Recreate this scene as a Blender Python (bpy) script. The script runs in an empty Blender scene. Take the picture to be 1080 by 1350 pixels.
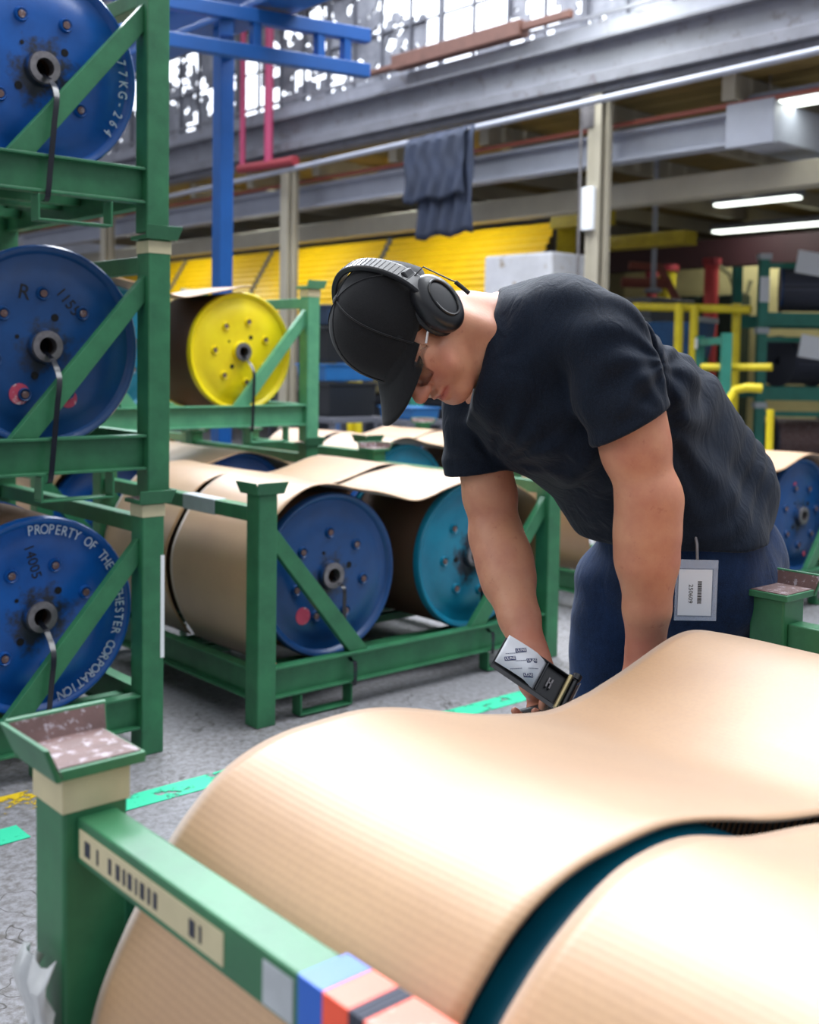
import bpy, bmesh, math, random
import numpy as np
from mathutils import Vector, Matrix, noise
R = math.radians
scene = bpy.context.scene
COL = scene.collection
random.seed(7)
# ---------------------------------------------------------------- camera
# world X and Y run along the rows of racks, the camera stands at eye height beside the front rack
CAM = Vector((0, 0, 1.2))
AZ, PITCH, ROLL, FPX = R(48.5), R(3.38), .0165, 1490.0
FW = Vector((math.cos(AZ) * math.cos(PITCH), math.sin(AZ) * math.cos(PITCH), -math.sin(PITCH)))
_r0 = Vector((math.sin(AZ), -math.cos(AZ), 0))
_u0 = _r0.cross(FW)
RT = (_r0 * math.cos(ROLL) + _u0 * math.sin(ROLL)).normalized()
UP = (_u0 * math.cos(ROLL) - _r0 * math.sin(ROLL)).normalized()
cd = bpy.data.cameras.new('camera')
cam = bpy.data.objects.new('camera', cd)
COL.objects.link(cam)
cam.matrix_world = Matrix.Translation(CAM) @ Matrix((RT, UP, -FW)).transposed().to_4x4()
cd.sensor_fit = 'AUTO'
cd.sensor_width = 36
cd.lens = FPX / 1350 * 36
cd.shift_y = -115 / 1350
cd.dof.use_dof = True
cd.dof.focus_distance = 1.98
cd.dof.aperture_fstop = 4.2
cd.clip_start = .02
scene.camera = cam
# ---------------------------------------------------------------- light
scene.view_settings.view_transform = 'Standard'
scene.view_settings.look = 'None'
scene.view_settings.gamma = 1
scene.view_settings.exposure = 0.0
w = bpy.data.worlds.new('sky')
scene.world = w
w.use_nodes = True
nt = w.node_tree
bg = nt.nodes['Background']
tc = nt.nodes.new('ShaderNodeTexCoord')
sx = nt.nodes.new('ShaderNodeSeparateXYZ')
cr = nt.nodes.new('ShaderNodeValToRGB')
nt.links.new(tc.outputs['Generated'], sx.inputs[0])
nt.links.new(sx.outputs['Z'], cr.inputs[0])
nt.links.new(cr.outputs[0], bg.inputs[0])
e = cr.color_ramp.elements
e[0].position = 0; e[0].color = (.24, .26, .30, 1)
e[1].position = .75; e[1].color = (1.0, 1.05, 1.15, 1)
# a bright overcast horizon on the far side of the building, seen through the broken panes
dt = nt.nodes.new('ShaderNodeVectorMath'); dt.operation = 'DOT_PRODUCT'; dt.inputs[1].default_value = (.66, .70, .28)
nt.links.new(tc.outputs['Generated'], dt.inputs[0])
c2 = nt.nodes.new('ShaderNodeValToRGB'); nt.links.new(dt.outputs['Value'], c2.inputs[0])
c2.color_ramp.elements[0].position = .72; c2.color_ramp.elements[0].color = (1, 1, 1, 1)
c2.color_ramp.elements[1].position = .90; c2.color_ramp.elements[1].color = (5, 5, 5, 1)
nt.links.new(c2.outputs[0], bg.inputs[1])
def area(name, loc, target, sx_, sy_, power, col):
    l = bpy.data.lights.new(name, 'AREA'); l.shape = 'RECTANGLE'; l.size = sx_; l.size_y = sy_
    l.energy = power; l.color = col
    o = bpy.data.objects.new(name, l); COL.objects.link(o); o.location = loc
    o.rotation_euler = (Vector(target) - Vector(loc)).to_track_quat('-Z', 'Y').to_euler()
    return o
area('roof_skylight', (5.0, 2.4, 7.6), (2.8, 2.4, 0), 7, 6, 1300, (.93, .96, 1))
area('added_sheet_light', (6.9, 8, 7.6), (1.5, 1.5, .8), 12, 3.4, 2700, (.88, .93, 1))  # unseen lamp added above the view to whiten the cardboard tops
area('side_window_light', (-4.5, 4.5, 4.2), (2, 3, .6), 6, 3, 110, (1, .96, .88))
# ---------------------------------------------------------------- materials
def hexc(h):
    c = [int(h[i:i + 2], 16) / 255 for i in (0, 2, 4)]
    return tuple((x / 12.92 if x <= .04045 else ((x + .055) / 1.055) ** 2.4) for x in c) + (1,)
class N:
    def __init__(s, m): s.t = m.node_tree; s.m = m
    def __call__(s, typ, ins=None, **kw):
        n = s.t.nodes.new('ShaderNode' + typ)
        for k, v in kw.items(): setattr(n, k, v)
        for k, v in (ins or {}).items():
            if isinstance(v, bpy.types.NodeSocket): s.t.links.new(v, n.inputs[k])
            else: n.inputs[k].default_value = v
        return n
    def mix(s, fac, a, b, mode='MIX'):
        n = s.t.nodes.new('ShaderNodeMix'); n.data_type = 'RGBA'; n.blend_type = mode
        for i, v in ((0, fac), (6, a), (7, b)):
            if isinstance(v, bpy.types.NodeSocket): s.t.links.new(v, n.inputs[i])
            else: n.inputs[i].default_value = v
        return n.outputs[2]
    def ramp(s, fac, p0, p1, c0=(0, 0, 0, 1), c1=(1, 1, 1, 1)):
        n = s('ValToRGB', {0: fac}); el = n.color_ramp.elements
        el[0].position = p0; el[0].color = c0; el[1].position = p1; el[1].color = c1
        return n.outputs[0]
def new_mat(name):
    m = bpy.data.materials.new(name); m.use_nodes = True
    b = m.node_tree.nodes['Principled BSDF']
    return m, b, N(m)
def mat(name, col, rough=.5, metal=0, var=.12, scale=8, bump=0, bscale=60, col2=None, spot=None, spotamt=.62, spec=.5, coat=0, sheen=0):
    m, b, n = new_mat(name)
    c = col if isinstance(col, tuple) else hexc(col)
    tcn = n('TexCoord').outputs['Object']
    ns = n('TexNoise', {'Vector': tcn, 'Scale': scale, 'Detail': 5, 'Roughness': .6}).outputs[0]
    c2 = hexc(col2) if isinstance(col2, str) else (col2 or tuple(x * (1 - var) for x in c[:3]) + (1,))
    out = n.mix(n.ramp(ns, .35, .65), c, c2)
    if spot:
        n2 = n('TexNoise', {'Vector': tcn, 'Scale': scale * 2.3, 'Detail': 8, 'Roughness': .7}).outputs[0]
        out = n.mix(n.ramp(n2, spotamt, spotamt + .05), out, hexc(spot))
    m.node_tree.links.new(out, b.inputs['Base Color'])
    b.inputs['Roughness'].default_value = rough
    b.inputs['Metallic'].default_value = metal
    b.inputs['Specular IOR Level'].default_value = spec
    b.inputs['Coat Weight'].default_value = coat
    if sheen:
        b.inputs['Sheen Weight'].default_value = sheen
    if bump:
        bn = n('TexNoise', {'Vector': tcn, 'Scale': bscale, 'Detail': 4}).outputs[0]
        bp = n('Bump', {'Height': bn, 'Strength': bump, 'Distance': .01})
        m.node_tree.links.new(bp.outputs[0], b.inputs['Normal'])
    return m
def emit(name, col, st):
    m, b, n = new_mat(name)
    b.inputs['Base Color'].default_value = col
    b.inputs['Emission Color'].default_value = col
    b.inputs['Emission Strength'].default_value = st
    return m
# ---------------------------------------------------------------- mesh builder
class MB:
    def __init__(s): s.v = []; s.f = []; s.uv = None
    def add(s, vs, fs):
        o = len(s.v); s.v += [tuple(v) for v in vs]; s.f += [tuple(i + o for i in f) for f in fs]; return s
    def box(s, lo, hi, mtx=None):
        x0, y0, z0 = lo; x1, y1, z1 = hi
        vs = [Vector(p) for p in ((x0, y0, z0), (x1, y0, z0), (x1, y1, z0), (x0, y1, z0), (x0, y0, z1), (x1, y0, z1), (x1, y1, z1), (x0, y1, z1))]
        if mtx: vs = [mtx @ v for v in vs]
        return s.add(vs, [(3, 2, 1, 0), (4, 5, 6, 7), (0, 1, 5, 4), (1, 2, 6, 5), (2, 3, 7, 6), (3, 0, 4, 7)])
    def hexa(s, b4, t4):
        return s.add(list(b4) + list(t4), [(3, 2, 1, 0), (4, 5, 6, 7), (0, 1, 5, 4), (1, 2, 6, 5), (2, 3, 7, 6), (3, 0, 4, 7)])
    def bar(s, a, b, w, h, up=(0, 0, 1)):
        a = Vector(a); b = Vector(b); d = (b - a).normalized(); u = Vector(up)
        x = d.cross(u).normalized(); u = x.cross(d).normalized()
        q = [(-w / 2, -h / 2), (w / 2, -h / 2), (w / 2, h / 2), (-w / 2, h / 2)]
        return s.hexa([a + x * i + u * j for i, j in q], [b + x * i + u * j for i, j in q])
    def tube(s, pts, r, n=10, caps=True):
        pts = [Vector(p) for p in pts]; m = len(pts)
        rs = r if isinstance(r, (list, tuple)) else [r] * m
        t = (pts[1] - pts[0]).normalized()
        nrm = t.orthogonal().normalized(); vs = []
        for i, p in enumerate(pts):
            tt = (pts[min(i + 1, m - 1)] - pts[max(i - 1, 0)]).normalized()
            nrm = (nrm - tt * nrm.dot(tt)).normalized(); bn = tt.cross(nrm)
            for k in range(n):
                a = 2 * math.pi * k / n
                vs.append(p + (nrm * math.cos(a) + bn * math.sin(a)) * rs[i])
        fs = [(i * n + k, i * n + (k + 1) % n, (i + 1) * n + (k + 1) % n, (i + 1) * n + k) for i in range(m - 1) for k in range(n)]
        if caps: fs += [tuple(range(n))[::-1], tuple((m - 1) * n + k for k in range(n))]
        return s.add(vs, fs)
    def band(s, pts, nrms, w, side, th):
        """flat strap along pts, width w along side, thickness th along nrms"""
        side = Vector(side).normalized(); vs = []; m = len(pts)
        for p, nn in zip(pts, nrms):
            p = Vector(p); nn = Vector(nn).normalized()
            vs += [p - side * w / 2, p + side * w / 2, p + side * w / 2 + nn * th, p - side * w / 2 + nn * th]
        fs = [(i * 4 + k, i * 4 + (k + 1) % 4, (i + 1) * 4 + (k + 1) % 4, (i + 1) * 4 + k) for i in range(m - 1) for k in range(4)]
        fs += [(3, 2, 1, 0), tuple((m - 1) * 4 + k for k in range(4))]
        return s.add(vs, fs)
    def lathe(s, prof, n=48, axis='Y', c=(0, 0, 0), closed=True):
        """prof: list of (r, h) turned about the axis through c"""
        c = Vector(c); vs = []; m = len(prof)
        for r, h in prof:
            for k in range(n):
                a = 2 * math.pi * k / n; x, y = r * math.cos(a), r * math.sin(a)
                vs.append(c + Vector({'Y': (x, h, y), 'Z': (x, y, h), 'X': (h, x, y)}[axis]))
        rng = m if closed else m - 1
        fs = [(i * n + k, ((i + 1) % m) * n + k, ((i + 1) % m) * n + (k + 1) % n, i * n + (k + 1) % n) for i in range(rng) for k in range(n)]
        return s.add(vs, fs)
    def disc(s, c, r, n=16, axis='Y', h=.003):
        return s.lathe([(0.0001, 0), (r, 0), (r, h), (0.0001, h)], n, axis, c)
    def build(s, name, m=None, parent=None, smooth=False, bevel=0, seg=2, sub=0, solid=0):
        me = bpy.data.meshes.new(name); me.from_pydata([tuple(v) for v in s.v], [], s.f)
        bm = bmesh.new(); bm.from_mesh(me); bmesh.ops.recalc_face_normals(bm, faces=bm.faces); bm.to_mesh(me); bm.free()
        o = bpy.data.objects.new(name, me); COL.objects.link(o)
        if m: me.materials.append(m)
        if smooth:
            me.polygons.foreach_set('use_smooth', [True] * len(me.polygons))
            if smooth != 2: me.set_sharp_from_angle(angle=R(40))
        if solid:
            md = o.modifiers.new('solid', 'SOLIDIFY'); md.thickness = solid; md.offset = -1
        if bevel:
            md = o.modifiers.new('bevel', 'BEVEL'); md.width = bevel; md.segments = seg; md.limit_method = 'ANGLE'; md.angle_limit = R(40)
        if sub:
            md = o.modifiers.new('sub', 'SUBSURF'); md.levels = sub; md.render_levels = sub
        if parent: o.parent = parent
        return o
def tag(o, label=None, cat=None, group=None, kind=None):
    if label: o['label'] = label
    if cat: o['category'] = cat
    if group: o['group'] = group
    if kind: o['kind'] = kind
    return o
def empty(name, loc=(0, 0, 0), rz=0, label=None, cat=None, group=None):
    o = bpy.data.objects.new(name, None); COL.objects.link(o); o.location = loc; o.rotation_euler = (0, 0, rz)
    o.empty_display_size = .05
    return tag(o, label, cat, group)
def copy_tree(o, parent=None):
    c = o.copy(); COL.objects.link(c)
    if parent: c.parent = parent
    for ch in list(o.children): copy_tree(ch, c)
    return c
def at(px, py, D):
    """point seen at picture position (px, py), D metres in front of the camera"""
    return CAM + (FW + RT * ((px - 540) / FPX) - UP * ((py - 560) / FPX)) * D
def on(px, py, ax, v):
    d = FW + RT * ((px - 540) / FPX) - UP * ((py - 560) / FPX)
    return CAM + d * ((v - CAM[ax]) / d[ax])
def text_mesh(body, size, depth=.0006):
    cu = bpy.data.curves.new('t', 'FONT'); cu.body = body; cu.size = size; cu.extrude = depth; cu.align_x = 'CENTER'; cu.align_y = 'CENTER'
    cu.resolution_u = 3
    o = bpy.data.objects.new('t', cu); COL.objects.link(o)
    dg = bpy.context.evaluated_depsgraph_get()
    me = bpy.data.meshes.new_from_object(o.evaluated_get(dg))
    vs = [v.co.copy() for v in me.vertices]; fs = [tuple(p.vertices) for p in me.polygons]
    bpy.data.objects.remove(o); bpy.data.curves.remove(cu); bpy.data.meshes.remove(me)
    return vs, fs
def crom(pts, n):
    """smooth curve through 2D points"""
    out = []; P = [pts[0]] + list(pts) + [pts[-1]]
    for i in range(1, len(P) - 2):
        p0, p1, p2, p3 = [np.array(q, float) for q in P[i - 1:i + 3]]
        for k in range(n):
            t = k / n
            out.append(.5 * ((2 * p1) + (-p0 + p2) * t + (2 * p0 - 5 * p1 + 4 * p2 - p3) * t * t + (-p0 + 3 * p1 - 3 * p2 + p3) * t ** 3))
    out.append(np.array(pts[-1], float))
    return out

# materials used all over
M = {}
def paint(name, base, dark, worn, rough=.42, scale=9, amt=.64, grime=None):
    m, b, n = new_mat(name)
    tcn = n('TexCoord').outputs['Object']
    n1 = n('TexNoise', {'Vector': tcn, 'Scale': scale, 'Detail': 6, 'Roughness': .65}).outputs[0]
    out = n.mix(n.ramp(n1, .35, .7), hexc(base), hexc(dark))
    n2 = n('TexNoise', {'Vector': tcn, 'Scale': scale * 4, 'Detail': 9, 'Roughness': .75}).outputs[0]
    out = n.mix(n.ramp(n2, amt, amt + .04), out, hexc(worn))
    if grime:   # oily dirt round the bore, a stain with a ragged edge
        sp = n('SeparateXYZ', {0: tcn})
        l = n('Math', {0: n('Math', {0: sp.outputs[0], 1: sp.outputs[0]}, operation='MULTIPLY').outputs[0], 1: n('Math', {0: sp.outputs[2], 1: sp.outputs[2]}, operation='MULTIPLY').outputs[0]}, operation='ADD')
        rr = n('Math', {0: l.outputs[0], 1: .5}, operation='POWER').outputs[0]
        n3 = n('TexNoise', {'Vector': tcn, 'Scale': 14, 'Detail': 7, 'Roughness': .7}).outputs[0]
        q = n('Math', {0: n('Math', {0: n3, 1: .28}, operation='MULTIPLY').outputs[0], 1: rr}, operation='SUBTRACT').outputs[0]
        out = n.mix(n.ramp(q, grime, grime + .05), out, hexc('232832'))
    m.node_tree.links.new(out, b.inputs['Base Color'])
    b.inputs['Roughness'].default_value = rough
    bp = n('Bump', {'Height': n2, 'Strength': .12, 'Distance': .004})
    m.node_tree.links.new(bp.outputs[0], b.inputs['Normal'])
    return m
M['green'] = paint('green_paint', '34774F', '265F40', '6f8f78', amt=.70)
M['green2'] = paint('pale_green_paint', '5FA77E', '4C9270', '8a7a64', amt=.66)
M['teal_green'] = paint('teal_green_paint', '2E8071', '277060', '7f9a90', amt=.68)
M['rust'] = mat('rusty_worn_steel', '6d5350', .6, .2, var=.3, scale=30, spot='9a9096', spotamt=.55)
M['blue'] = paint('blue_paint', '0B56A6', '084488', '3a5a86', .3, 5, .68, grime=.04)
M['navy'] = paint('dark_blue_paint', '10467E', '0D3868', '3b5878', .33, 5, .66, grime=.055)
M['teal'] = paint('teal_paint', '0C7C98', '0B6480', '2f6d7d', .3, 5, .68, grime=.03)
M['yellow'] = paint('yellow_paint', 'F2DE12', 'E4C80C', '6b5f1c', .35, 6, .70)
M['steel'] = mat('worn_steel', '8a8688', .4, .7, var=.35, scale=40)
M['black'] = mat('black_plastic', '111318', .35)
M['blackband'] = mat('black_strap', '14171f', .22, var=.2, scale=3)
M['dark'] = mat('hole_shade_black', '07070a', .9)  # black that stands for the shade inside holes
M['redpaint'] = mat('red_marking', 'b8405a', .6, spot='c8b8b8', spotamt=.55)
M['white'] = mat('white_plastic', 'e8e8ea', .5, var=.05)
M['whitelet'] = mat('white_stencil', 'c9d3e2', .6, var=.2, scale=40)
M['tape_cream'] = mat('cream_tape', 'cfc49f', .6, var=.12, scale=20)
M['tape_grey'] = mat('grey_tape', 'b9c0c6', .35, var=.15, scale=20)
M['paper'] = mat('white_paper', 'dfe3ea', .5, var=.04)
def wound(name, c1, c2, freq):
    m, b, n = new_mat(name)
    tcn = n('TexCoord').outputs['Object']
    wv = n('TexWave', {'Vector': tcn, 'Scale': freq, 'Distortion': .4}, wave_type='BANDS', bands_direction='Y')
    out = n.mix(wv.outputs[1], hexc(c1), hexc(c2))
    m.node_tree.links.new(out, b.inputs['Base Color']); b.inputs['Roughness'].default_value = .65
    bp = n('Bump', {'Height': wv.outputs[1], 'Strength': .8, 'Distance': .004})
    m.node_tree.links.new(bp.outputs[0], b.inputs['Normal'])
    return m
M['wound'] = wound('wound_brown_wrap', '1c1512', '7a5230', 40)
M['wound_dark'] = wound('wound_dark_cord', '2a2d3a', '4a4e60', 55)
def kraft():
    m, b, n = new_mat('kraft_cardboard')
    uv = n('UVMap').outputs[0]; tcn = n('TexCoord').outputs['Object']
    wv = n('TexWave', {'Vector': uv, 'Scale': 38, 'Distortion': .6, 'Detail': 1, 'Detail Scale': 3}, wave_type='BANDS', bands_direction='X')
    ns = n('TexNoise', {'Vector': tcn, 'Scale': 5, 'Detail': 6}).outputs[0]
    c = n.mix(n.ramp(ns, .3, .7), hexc('B68B5A'), hexc('A97D4E'))
    sp = n('TexNoise', {'Vector': tcn, 'Scale': 160, 'Detail': 2}).outputs[0]
    c = n.mix(n.ramp(sp, .45, .6, (0, 0, 0, 1), (.18, .18, .18, 1)), c, hexc('9a7048'))
    m.node_tree.links.new(c, b.inputs['Base Color'])
    b.inputs['Roughness'].default_value = .5
    b.inputs['Specular IOR Level'].default_value = 1.0
    b.inputs['Sheen Weight'].default_value = .38; b.inputs['Sheen Roughness'].default_value = .5; b.inputs['Sheen Tint'].default_value = (.95, .97, 1, 1)
    b.inputs['Coat Weight'].default_value = .55; b.inputs['Coat Roughness'].default_value = .45
    bp = n('Bump', {'Height': wv.outputs[1], 'Strength': .05, 'Distance': .002})
    m.node_tree.links.new(bp.outputs[0], b.inputs['Normal'])
    return m
M['kraft'] = kraft()
# ================================================================ the building
def struct(name, mb, m, **kw):
    o = mb.build(name, m, **kw); o['kind'] = 'structure'; return o
def floor_mat():
    m, b, n = new_mat('worn_concrete')
    tcn = n('TexCoord').outputs['Object']
    a = n('TexNoise', {'Vector': tcn, 'Scale': 1.6, 'Detail': 8, 'Roughness': .7}).outputs[0]
    c = n.mix(n.ramp(a, .3, .7), hexc('77777c'), hexc('55504a'))
    f = n('TexNoise', {'Vector': tcn, 'Scale': 45, 'Detail': 6, 'Roughness': .7}).outputs[0]
    c = n.mix(n.ramp(f, .38, .62), hexc('8b8b90'), c)
    v = n('TexVoronoi', {'Vector': n('TexNoise', {'Vector': tcn, 'Scale': 2.5, 'Detail': 4}).outputs[1], 'Scale': 1.3}, feature='DISTANCE_TO_EDGE').outputs[0]
    c = n.mix(n.ramp(v, .001, .004, (1, 1, 1, 1), (0, 0, 0, 1)), c, hexc('37332e'))
    m.node_tree.links.new(c, b.inputs['Base Color']); b.inputs['Roughness'].default_value = .55
    bp = n('Bump', {'Height': f, 'Strength': .25, 'Distance': .004}); m.node_tree.links.new(bp.outputs[0], b.inputs['Normal'])
    return m
struct('floor', MB().box((-9, -6, -.1), (26, 30, 0)), floor_mat())
def patchy(name, c, amt):
    m, b, n = new_mat(name)
    tcn = n('TexCoord').outputs['Object']
    f = n('TexNoise', {'Vector': tcn, 'Scale': 9, 'Detail': 9, 'Roughness': .75}).outputs[0]
    tr = n('BsdfTransparent'); mx = n('MixShader', {0: n.ramp(f, amt, amt + .03), 1: b.outputs[0], 2: tr.outputs[0]})
    m.node_tree.links.new(mx.outputs[0], m.node_tree.nodes['Material Output'].inputs[0])
    b.inputs['Base Color'].default_value = hexc(c); b.inputs['Roughness'].default_value = .6
    return m
mint = patchy('mint_floor_paint', '30C295', .55)
for i, (x0, x1) in enumerate(((-2.5, 1.12), (1.33, 2.3), (2.45, 4.0))):
    struct('floor_marking_%d' % (i + 1), MB().box((x0, 2.655, .001), (x1, 2.745, .0025)), mint)
struct('floor_marking_4', MB().box((.9, 2.82, .001), (1.32, 2.95, .002)), patchy('yellow_floor_paint', 'D8B81C', .47))
# facade of the mezzanine: x = FX
FX = 7.6
def dirty_glass():
    m, b, n = new_mat('grimy_glazing')
    tcn = n('TexCoord').outputs['Object']
    a = n('TexNoise', {'Vector': tcn, 'Scale': 3, 'Detail': 8, 'Roughness': .7}).outputs[0]
    c = n.mix(n.ramp(a, .35, .65), hexc('94969f'), hexc('62646e'))
    m.node_tree.links.new(c, b.inputs['Base Color']); b.inputs['Roughness'].default_value = .45
    mp = n('Mapping', {'Vector': tcn, 'Scale': (1, 1, 1.2)})
    h = n('TexNoise', {'Vector': mp.outputs[0], 'Scale': 5.5, 'Detail': 4, 'Roughness': .55}).outputs[0]
    big = n('TexNoise', {'Vector': mp.outputs[0], 'Scale': .5, 'Detail': 1}).outputs[0]
    s = n('Math', {0: h, 1: n('Math', {0: big, 1: .45}, operation='MULTIPLY').outputs[0]}, operation='ADD').outputs[0]
    tr = n('BsdfTransparent')
    mx = n('MixShader', {0: n.ramp(s, 0.805, .82), 1: b.outputs[0], 2: tr.outputs[0]})
    m.node_tree.links.new(mx.outputs[0], m.node_tree.nodes['Material Output'].inputs[0])
    return m
M['glaz'] = dirty_glass()
M['board'] = mat('weathered_white_board', '8d8f9a', .6, var=.2, scale=3, spot='77747a', spotamt=.56)
M['board2'] = mat('grey_board', '74757e', .6, var=.25, scale=4, spot='5a565c', spotamt=.58)
M['cream'] = mat('cream_painted_steel', 'a39c8c', .5, var=.12, scale=3)
M['whitesteel'] = mat('white_painted_steel', '9a9eac', .45, var=.12, scale=3)
M['tan'] = mat('tan_plank_ceiling', '8a7442', .7, var=.3, scale=2)
M['mull'] = mat('dark_mullion', '5a5c66', .6)
panes = []      # window bays between the mullions; whole broken panes are left open
Y0, Y1, Z0, Z1 = 1.0, 19.0, 4.0, 8.2
broken = [(7.7, 8.42, 4.02, 4.75), (7.3, 8.0, 4.22, 4.62), (8.3, 9.1, 4.62, 5.0), (7.0, 7.7, 4.5, 4.75), (6.75, 7.12, 4.1, 4.45), (7.15, 7.32, 4.08, 4.3),
          (12.85, 13.6, 5.0, 5.35), (12.4, 13.4, 5.35, 5.7), (12.3, 12.75, 4.42, 4.6), (12.7, 13.1, 4.1, 4.24), (12.0, 12.4, 3.98, 4.12), (13.3, 13.6, 4.8, 5.2), (11.3, 11.72, 4.0, 4.85), (10.9, 11.25, 4.35, 4.8), (10.45, 10.65, 4.2, 4.42), (10.9, 11.2, 4.02, 4.2),
          (9.8, 9.98, 4.1, 4.35), (10.05, 10.2, 4.2, 4.32), (14.2, 14.8, 4.6, 5.0)]
mb = MB(); st = .06
nb = int((Y1 - Y0) / st)
for i in range(nb):
    y0 = Y0 + i * st; z = Z0
    zs = [Z0 + k * .06 for k in range(int((Z1 - Z0) / .06))]
    run = None
    for zz in zs + [None]:
        hole = zz is None
        if not hole:
            for a, b_, c, d in broken:
                jy = .13 * noise.noise(Vector((y0 * 3, zz * 3, 1))); jz = .17 * noise.noise(Vector((y0 * 4, zz * 2, 5)))
                if a - .0 < y0 + jy + .03 < b_ and c < zz + jz + .03 < d: hole = True
        if hole:
            if run is not None: mb.box((FX, y0, run), (FX + .02, y0 + st, zz if zz is not None else Z1)); run = None
        elif run is None: run = zz
window = struct('window_1', mb, M['glaz'])
mb = MB()
for k in range(int((Y1 - Y0) / .45) + 1):
    y = Y0 + k * .45; mb.box((FX - .03, y - (.012 if k % 4 else .03), Z0), (FX - .002, y + (.012 if k % 4 else .03), Z1))
for k in range(9): mb.box((FX - .025, Y0, Z0 + k * .52), (FX - .001, Y1, Z0 + .018 + k * .52))
mb.build('window_frame', M['mull'], window)
struct('wall_mezzanine', MB().box((FX - .12, .5, 3.86), (FX + .1, 19, 4.02)).box((FX - .06, .5, 3.62), (FX + .1, 19, 3.86)), M['board'], bevel=.008)
struct('trim_1', MB().box((FX - .16, .5, 3.50), (FX + .08, 19, 3.60)).box((FX - .09, .5, 3.44), (FX + .08, 19, 3.495)), M['board2'], bevel=.006)
struct('trim_2', MB().box((FX - .15, .5, 4.05), (FX - .13, 19, 4.08)).box((FX - .2, .5, 3.845), (FX - .125, 19, 3.87)), M['board2'])
mb = MB()
for k in range(40): mb.box((FX + .12 + k * .3, .5, 3.46), (FX + .405 + k * .3, 22, 3.5))
struct('ceiling', mb, M['tan'])
mb = MB()
for k in range(14): mb.box((FX + .2, 1 + k * 1.35, 3.26), (19.5, 1.12 + k * 1.35, 3.455))
struct('ceiling_joists', mb, M['cream'])
struct('wall_partition', MB().box((14.9, 5.0, 0), (15.0, 11.6, 2.75)), mat('pale_yellow_block', 'd6c890', .8, var=.18, scale=2))
struct('wall_back', MB().box((19.6, -3, 0), (19.8, 30, 5.5)), mat('back_wall_brick', 'b5a878', .8, var=.25, scale=1.5))
struct('wall_far', MB().box((-9, 26, 0), (19.6, 26.2, 5.5)), mat('far_wall_block', '8d8f98', .8, var=.2, scale=1.5))
# mezzanine columns: H sections with a base plate
def column(y, label):
    o = empty('steel_column', (FX - .02, y, 0), 0, label, 'column', 'columns of the mezzanine')
    MB().box((-.08, -.07, 0), (-.065, .07, 3.43)).box((.065, -.07, 0), (.08, .07, 3.43)).box((-.065, -.01, 0), (.065, .01, 3.43)).box((-.02, -.10, 0), (.02, -.07, 3.43)).build('column_shaft', M['cream'], o, bevel=.003)
    MB().box((-.17, -.17, 0), (.17, .17, .02)).build('base_plate', M['cream'], o)
    return o
c1 = column(6.2, 'pale steel column rising behind the bent man\'s back, left of centre right')
c1['label'] = 'pale steel column with a switch box, directly behind the man\'s shoulder'
MB().box((-.13, -.04, 2.30), (-.085, .09, 2.66)).build('switch_box', M['paper'], c1, bevel=.006)
MB().box((-.09, .0, 3.16), (-.06, .14, 3.42)).tube([(-.14, .09, .02), (-.14, .09, 3.4)], .012).build('conduit', M['steel'], c1)
column(10.7, 'pale steel column between the blue gantry post and the hanging tarpaulin')
column(15.2, 'farthest pale steel column under the mezzanine, behind the left rack stack')
# steel and pipes running along the facade
def beamobj(name, mb, m, label, cat, group=None, **kw):
    o = mb.build(name, m, **kw); return tag(o, label, cat, group)
xb = FX + .32
beamobj('steel_beam', MB().box((xb, 5.12, 2.93), (xb + .03, 19, 3.17)).box((xb - .07, 5.12, 3.15), (xb + .1, 19, 3.18)).box((xb - .07, 5.12, 2.92), (xb + .1, 19, 2.95)), M['whitesteel'], 'bluish white I-beam under the mezzanine, upper of the two long beams', 'beam')
beamobj('steel_beam', MB().box((xb + .3, 2, 2.6), (xb + .5, 19, 2.80)), M['cream'], 'cream box beam under the mezzanine, lower of the two long beams', 'beam', bevel=.01)
beamobj('air_duct', MB().box((xb - .1, 4.72, 2.9), (xb + 3.6, 5.1, 3.2)).box((xb - .13, 4.7, 2.88), (xb - .06, 5.12, 3.22)), M['whitesteel'], 'pale sheet-metal duct jutting out beside the cream beam at upper right', 'duct', bevel=.008)
p0, p1 = on(210, 262, 0, FX - .28), on(1110, 60, 0, FX - .28)
beamobj('conduit_pipe', MB().tube([p0 + (p0 - p1) * .3, p0, p1, p1 + (p1 - p0) * .2], .028, 12), M['whitesteel'], 'long white pipe along the mezzanine edge with a tarpaulin hung on it', 'pipe', smooth=True)
beamobj('sprinkler_pipe', MB().tube([(FX + .22, 2, 3.22), (FX + .22, 18, 3.22)], .022, 10), mat('dull_red_pipe', '8e4a3c', .5), 'thin dull red pipe above the bluish white beam', 'pipe', smooth=True)
beamobj('rusty_beam', MB().box((FX - .3, 6.9, 4.02), (FX - .17, 8.62, 4.16)).box((FX - .28, 6.35, 4.06), (FX - .22, 6.9, 4.13)).box((FX - .3, 8.6, 4.03), (FX - .22, 9.0, 4.08)), mat('rusty_brown_timber', '6b473d', .7, var=.3, scale=8), 'rust-brown timber lying on the ledge below the broken panes', 'timber', bevel=.01)
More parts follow.
